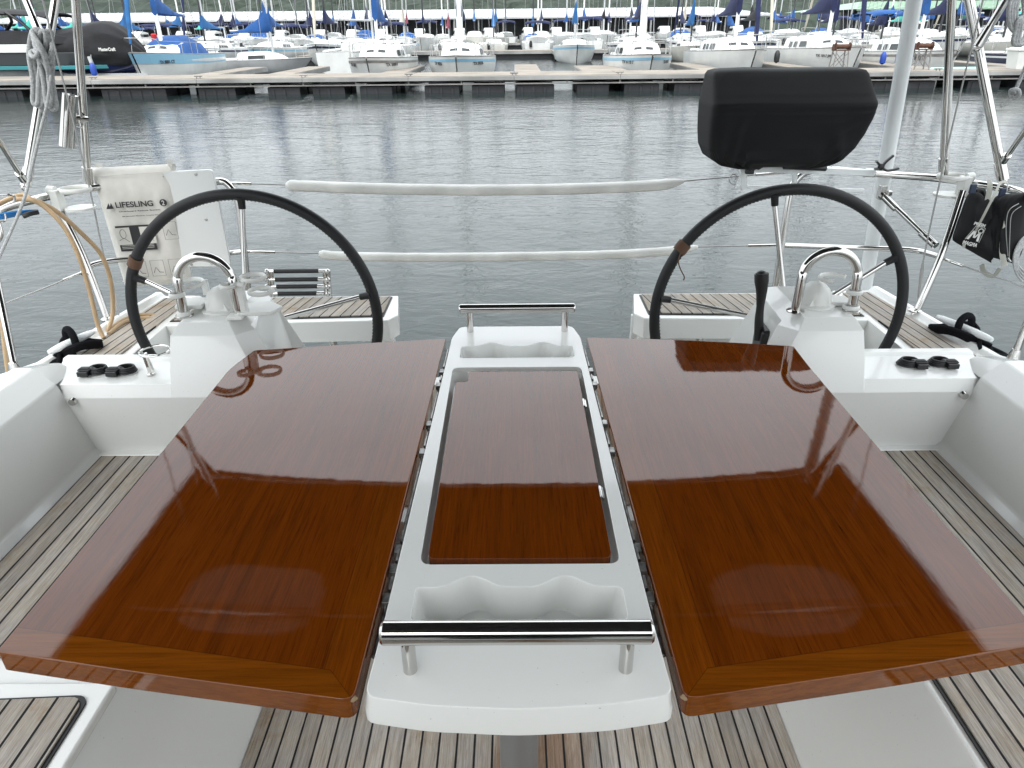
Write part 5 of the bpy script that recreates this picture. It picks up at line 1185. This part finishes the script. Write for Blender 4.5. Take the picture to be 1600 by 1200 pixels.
t = thing('teal_mat', 'pale teal mat lying on the dock, left of the white dock box', 'mat', (18.6, 32.3, .62)); mb = MB(); mb.prism([(17.0, 31.8), (19.3, 32.0), (19.6, 32.9), (17.6, 32.8)], .622, .66); mb.build('mat', mat('pale_teal', (.35, .62, .55), .7), t, bevel=.01)
for x, y, z, lb in ((-20.7, 33.6, .70, 'small blue fender hanging at the dock left of the rope hank'), (-18.3, 33.7, .7, 'small blue fender in front of the black-covered motorboat'), (17.6, 35.8, .75, 'blue fender on the hull nearest the right rusty winch'), (16.9, 35.8, .75, 'blue fender beside the finger pier, left one of two near the rusty winch'), (12.1, 36, .85, 'black fender between two white hulls left of the covered grill')):
    t = thing('fender', lb, 'fender', (x, y, z), 'fenders'); mb = MB(); mb.lathe([(.03, 0), (.12, .06), (.13, .2), (.13, .38), (.08, .50), (.03, .54)], (x, y, z-.1), 12); mb.build('body', FEND if 'blue' in lb else RUBBER, t); mb = MB(); mb.tube([(x, y, z+.42), (x, y+.1, z+.75)], .012, 5); mb.build('line', ROPEG, t)
# ---- motorboats at the left
t = thing('motorboat', 'large grey and teal motorboat with black canopy, at the left edge behind the pedestals', 'motorboat', (-23, 36, 0), 'motorboats at the left end of the dock')
def side_hull(x0, x1, y, B, F, m, t, z0=.0, nose=.22, name='hull'):
    L = x1-x0; rings = []
    for i in range(13):
        u = i/12; b = B/2*(1 if u < .55 else max(.03, 1-((u-.55)/.45)**2.2)); sh = F*(1+.12*u*u)
        rings.append([Vector((x0+u*L+(.5 if u > .9 else 0)*q, y+b*s_*k, z0+q*sh)) for s_, k, q in ((-1, 1.0, 1), (-1, .97, .6), (-1, .82, .15), (0, 0, -.1), (1, .82, .15), (1, .97, .6), (1, 1, 1))])
    mb = MB(); mb.loft(rings); return mb.build(name, m, t, sm=50)
side_hull(-36, -17.9, 36.6, 3.2, .80, HULLG, t)
mb = MB(); mb.prism([(-36, 34.95), (-19.4, 34.95), (-18.3, 35.9), (-18.3, 37.3), (-36, 38.2)], .82, .98); mb.build('teal_band', TEALM, t, bevel=.02)
mb = MB(); mb.prism([(-36, 34.97), (-19.7, 35.0), (-18.7, 36.1), (-18.7, 37.1), (-36, 38.1)], .98, 1.52); mb.build('dark_side', GLASS, t, bevel=.03)
mb = MB(); mb.prism([(-36, 34.9), (-21.4, 34.9), (-20.9, 36.2), (-36, 38.2)], 1.52, 1.86); mb.build('white_deck_band', HULLW, t, bevel=.03)
mb = MB(); rg_ = [[Vector((x_, 36.5+dy*w2, z)) for dy, z in ((-1, 1.86), (-.92, zz), (.92, zz), (1, 1.86))] for x_, w2, zz in ((-36, 1.5, 2.42), (-24, 1.5, 2.42), (-21.2, 1.4, 2.36), (-18.9, .9, 1.9))]; mb.loft(rg_); mb.build('cockpit_cover', COV['black'], t, bevel=.05)
mb = MB(); rg_ = [[Vector((x_, 36.5+1.35*math.sin(a), zz-.18*(1-math.cos(a))*1.5)) for a in [(-1.3+2.6*i/8) for i in range(9)]]+[Vector((x_, 36.5+1.3*math.sin(a), zz-.05-.18*(1-math.cos(a))*1.5)) for a in [(1.3-2.6*i/8) for i in range(9)]] for x_, zz in ((-29, 3.2), (-25.5, 3.34), (-23, 3.30), (-21.0, 3.20), (-20.7, 3.12))]; mb.loft(rg_); mb.build('canopy', COV['black'], t, sm=50)
for sy in (-1, 1):
    for pts in ([(-21.4, 2.3), (-21.9, 2.8), (-22.4, 3.15)], [(-24.2, 2.4), (-23.8, 2.8), (-23.9, 3.2)]):
        mb = MB(); mb.tube(smooth([(x_, 36.5+sy*1.25, z) for x_, z in pts], 4), .07, 8); mb.build('canopy_leg', BLACKP, t)
t = thing('covered_motorboat', 'motorboat wholly draped in black, raised on a lift left of the pale blue sailboat', 'motorboat', (-17, 36, .8), 'motorboats at the left end of the dock')
prof = [(-20.6, .55, 1.7, 1.0), (-20.2, .9, 2.25, .95), (-19.4, 1.10, 2.42, .85), (-18.4, 1.18, 2.48, .80), (-17.3, 1.2, 2.58, .76), (-16.4, 1.18, 2.78, .74), (-15.5, 1.10, 2.80, .72), (-14.9, .95, 2.60, .75), (-14.3, .72, 2.2, .80), (-13.7, .40, 1.75, .95), (-13.4, .1, 1.5, 1.1)]
prof = [(-21.9+(x_+20.6)*.66, w2, zt, zb) for x_, w2, zt, zb in prof]
rings = []
for i, (x_, w2, zt, zb) in enumerate(prof):
    rg_ = []
    for j in range(26):
        a = 2*math.pi*j/26; q = math.sin(a); c_ = math.cos(a)
        z = (zt+zb)/2+(zt-zb)/2*math.copysign(abs(q)**.75, q); wv = 1+.05*math.sin(x_*9+j*1.7)*(q < .6)+.04*math.sin(j*2.4+i)
        rg_.append(Vector((x_+.05*math.sin(j*1.9), 36.5+w2*math.copysign(abs(c_)**.6, c_)*wv, z+.05*math.sin(j*2.1+i*1.3))))
    rings.append(rg_)
mb = MB(); mb.loft(rings); o = mb.build('cover', COV['black'], t, sm=60, sub=1)
side_hull(-21.8, -17.3, 36.5, 2.0, .40, HULLN, t, .55, name='hull')
text('lettering', 'MasterCraft', (-18.35, 35.36, 1.62), .75, INKW, t, None, .14, ext=.02)
t2 = thing('boat_lift', 'grey steel boat lift carrying the black-covered motorboat', 'boat lift', (-17, 36, 0))
mb = MB()
for y in (36.1, 37.7): mb.bar((-21.8, y-.4, .56), (-16.9, y-.4, .56), .12, .10)
mb.build('bunk_beam', ALU, t2, sm=None)
for x_ in (-21.3, -20.3, -19.3, -18.3, -17.4):
    for k in (-1, 1): mb = MB(); mb.bar((x_-.3*k, 35.7, .1), (x_+.3*k, 35.7, .54), .06, .06); mb.build('scissor_arm', ALU, t2, sm=None)
mb = MB(); mb.bar((-18.9, 35.0, .4), (-19.05, 35.0, 1.35), .12, .12); mb.build('guide_post', ALU, t2, sm=None)
# ================================================================== ROWS BEHIND
rnd = random.Random(5)
protos = [make_boat('sailboat', 'x', 8.5, 3.0, 1.0, 'royal blue', HULLW, HULLB, ALU, 10.5, 1, flap=1.4, furl=None),
          make_boat('sailboat', 'x', 9.5, 3.2, 1.1, 'navy', HULLW, COV['navy'], ALU, 11.5, 1, flap=.9, furl='blue'),
          make_boat('sailboat', 'x', 7.5, 2.6, .9, 'blue', HULLC, None, ALU, 9.5, 1, flap=1.7, furl=None, cabin_h=.38),
          make_boat('sailboat', 'x', 10, 3.3, 1.15, 'royal blue', HULLW, None, MASTW, 12.5, 1, flap=1.0, furl=None, bimini='navy')]
far = [make_boat('sailboat', 'x', 9, 3.2, 1.15, 'royal blue', HULLW, None, ALU, 11.5, 0, flap=.7, mast_r=.085, bimini='navy'),
       make_boat('sailboat', 'x', 8, 3.0, 1.05, 'royal blue', HULLC, None, MASTW, 10.5, 0, flap=1.2, mast_r=.085),
       make_boat('sailboat', 'x', 8.5, 3.0, 1.0, 'royal blue', HULLG, None, ALU, 11.0, 0, flap=1.5, mast_r=.08, hatch_cover='royal blue')]
KIDS = {o.name: kids(o) for o in bpy.data.objects if o.parent is None}
for o in list(bpy.data.objects):
    if o.parent is not None: KIDS[o.name] = kids(o) if o.name.split('.')[0] in ('mast',) else []
order = ['first', 'second', 'third', 'fourth', 'fifth', 'sixth', 'seventh', 'eighth', 'ninth', 'tenth', 'eleventh', 'twelfth', 'thirteenth', 'fourteenth', 'fifteenth', 'sixteenth', 'seventeenth', 'eighteenth', 'nineteenth', 'twentieth', 'twenty-first', 'twenty-second', 'twenty-third', 'twenty-fourth', 'twenty-fifth', 'twenty-sixth', 'twenty-seventh', 'twenty-eighth', 'twenty-ninth', 'thirtieth']
order += ['thirty-'+q for q in order[:9]]+['fortieth']; order += ['forty-'+q for q in order[:9]]+['fiftieth']
used_p = set()
colw = ['royal blue']*5+['navy']*5+['blue']*3+['black']*2+['teal', 'green', 'maroon', 'cream']
def row(rname, y, xs, heading, src, scale=1.0):
    for k, x in enumerate(xs):
        p = rnd.choice(src); c = rnd.choice(colw); first = p.name not in used_p
        if first: o = p; used_p.add(p.name)
        else: o = copy_tree(p)
        o.location = (x, y+rnd.uniform(-.9, .9), rnd.uniform(-.05, .08)); o.rotation_euler = (0, 0, heading+rnd.uniform(-.05, .05))
        s_ = rnd.uniform(.9, 1.1)*scale; o.scale = (s_, s_, s_*rnd.uniform(.95, 1.1))
        parts = KIDS[p.name]
        for ch in [q for q in bpy.data.objects if q.parent is o] if not first else parts:
            nm = ch.name.split('.')[0]
            if nm == 'sail_cover': ch.material_slots[0].link = 'OBJECT'; ch.material_slots[0].material = COV[c]
            if nm == 'furled_jib': ch.material_slots[0].link = 'OBJECT'; ch.material_slots[0].material = COV[rnd.choice(('blue', 'navy', 'cream'))]
            if nm == 'mast' and rnd.random() < .25: ch.material_slots[0].link = 'OBJECT'; ch.material_slots[0].material = MASTB
        o['label'] = 'white sailboat with %s sail cover, %s from left in the %s row' % (c, order[k], rname); o['category'] = 'sailboat'
        o['group'] = 'sailboats in the %s row' % rname
def xs_for(y, step, lo=-60, hi=1660, skip=()):
    d = .894*y+1.0; a, b = (lo-800)/FPX*d, (hi-800)/FPX*d; r_ = []; x = a
    while x < b:
        if not any(s0 < x < s1 for s0, s1 in skip): r_.append(x+rnd.uniform(-.35, .35)*step*.3)
        x += step
    return r_
row('second', 55.5, xs_for(57, 4.6, 300, 1680, skip=((-6.5, .8), (4.2, 6.9))), 0, protos)
row('third', 79.5, xs_for(75, 4.4, -20, 1640), R_(180), protos, 1.0)
row('fourth', 90, xs_for(93, 4.3, -20, 1640), 0, far, 1.05)
row('fifth', 117, xs_for(113, 4.9, -10, 1640), R_(180), far, 1.08)
pier('second long dock running across behind the first rows of boats', 0, 0, 1, 1) if False else None
for lb, y, xa, xb in (('second long floating dock across the water, behind the first rows of boats', 67.3, -62, 72), ('third long floating dock across the water, far behind the masts', 102, -85, 90)):
    t = thing('floating_dock', lb, 'dock', (0, y, 0)); mb = MB(); mb.box(((xa+xb)/2, y, .56), (xb-xa, 2.6, .10)); mb.build('deck_boards', DOCKTOP, t, sm=None)
    mb = MB(); mb.box(((xa+xb)/2, y-1.32, .47), (xb-xa, .06, .22)); mb.build('fascia', DOCKW, t, sm=None)
    mb = MB(); mb.box(((xa+xb)/2, y, .16), (xb-xa, 2.2, .5)); mb.build('float_line', FLOATM, t, sm=None)
t = pier('wide tan pier reaching towards the camera from the second dock, in the open water gap', 4.4, 58.6, 66.0, 2.4)
t = pier('narrow pier behind the fourth white bow, reaching from the second dock', -4.3, 60, 66.0, 1.3); t = pier('narrow pier left of the round-sterned boat, reaching from the second dock', -15.5, 58, 66.0, 1.6)
# ================================================================== COVERED DOCKS
def shed(label, x0, x1, y0, y1, ze, zr, roofm, nposts):
    t = thing('covered_dock', label, 'covered dock', ((x0+x1)/2, y0, 0), 'covered docks')
    ym = (y0+y1)/2; mb = MB()
    hip = 9
    mb.add([(x0, y0, ze), (x1, y0, ze), (x1-hip, ym, zr), (x0+hip, ym, zr), (x0, y1, ze), (x1, y1, ze)], [(0, 1, 2, 3), (3, 2, 5, 4), (0, 3, 4), (1, 5, 2), (0, 4, 5, 1)])
    n = int((x1-x0)/1.6)
    for i in range(1, n):
        x = x0+(x1-x0)*i/n; u = min(1, (x-x0)/hip, (x1-x)/hip); mb.bar((x, y0, ze+.04), (x, y0+(ym-y0)*u, ze+(zr-ze)*u+.04), .08, .08)
    mb.build('roof', roofm, t, sm=None)
    mb = MB(); mb.box(((x0+x1)/2, y0-.05, ze-.12), (x1-x0, .1, .26)); mb.build('eave', roofm, t, sm=None)
    for i in range(nposts):
        x = x0+.6+(x1-x0-1.2)*i/(nposts-1); mb = MB(); mb.bar((x, y0+.4, 0), (x, y0+.4, ze-.1), .22, .22); mb.build('post', DOCKW, t, sm=None)
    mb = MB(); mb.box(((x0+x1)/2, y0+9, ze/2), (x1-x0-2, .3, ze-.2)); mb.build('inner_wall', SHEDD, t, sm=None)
    mb = MB(); mb.box(((x0+x1)/2, y0+1, .35), (x1-x0, 2, .4)); mb.build('walkway', DOCKW, t, sm=None)
    return t
shed('long covered dock with a low white metal roof, across the back of the marina', -98, 46.5, 140, 166, 4.05, 5.6, ROOFM, 34)
shed('covered dock with a low green metal roof, at the back right behind the masts', 64, 150, 150, 190, 4.9, 6.6, ROOFG, 20)
for i in range(22):      # motorboats berthed under the white roof
    x = -88+i*6+rnd.uniform(-1, 1)
    if i == 0:
        cr = thing('motorboat', 'x', 'motorboat', (0, 0, 0)); c1 = side_hull(-3.4, 3.6, 0, 2.6, 1.2, HULLW, cr)
        mb = MB(); mb.loft([[Vector((x_, s_*w2, z)) for s_, z in ((-1, 1.1), (-.8, zz), (.8, zz), (1, 1.1))] for x_, w2, zz in ((-1.8, 1.1, 2.2), (.2, 1.1, 2.4), (1.0, 1.0, 2.1), (2.2, .8, 1.3))]); c2 = mb.build('cabin', HULLW, cr, bevel=.06)
        mb = MB(); mb.loft([[Vector((x_, s_*w2, z)) for s_, z in ((-1, 1.55), (-.9, zz), (.9, zz), (1, 1.55))] for x_, w2, zz in ((-1.5, 1.12, 1.95), (.9, 1.08, 1.95))]); c3 = mb.build('window', GLASS, cr)
        o = cr
    else:
        o = cr.copy(); COL.objects.link(o)
        for c_ in (c1, c2, c3): q = c_.copy(); COL.objects.link(q); q.parent = o
    o.location = (x, 136.5, 0); o.rotation_euler = (0, 0, R_(-90)+rnd.uniform(-.1, .1)); o['label'] = 'white cabin motorboat at the edge of the white-roofed covered dock, %s from the left' % order[i]; o['group'] = 'motorboats at the covered dock'; o['category'] = 'motorboat'
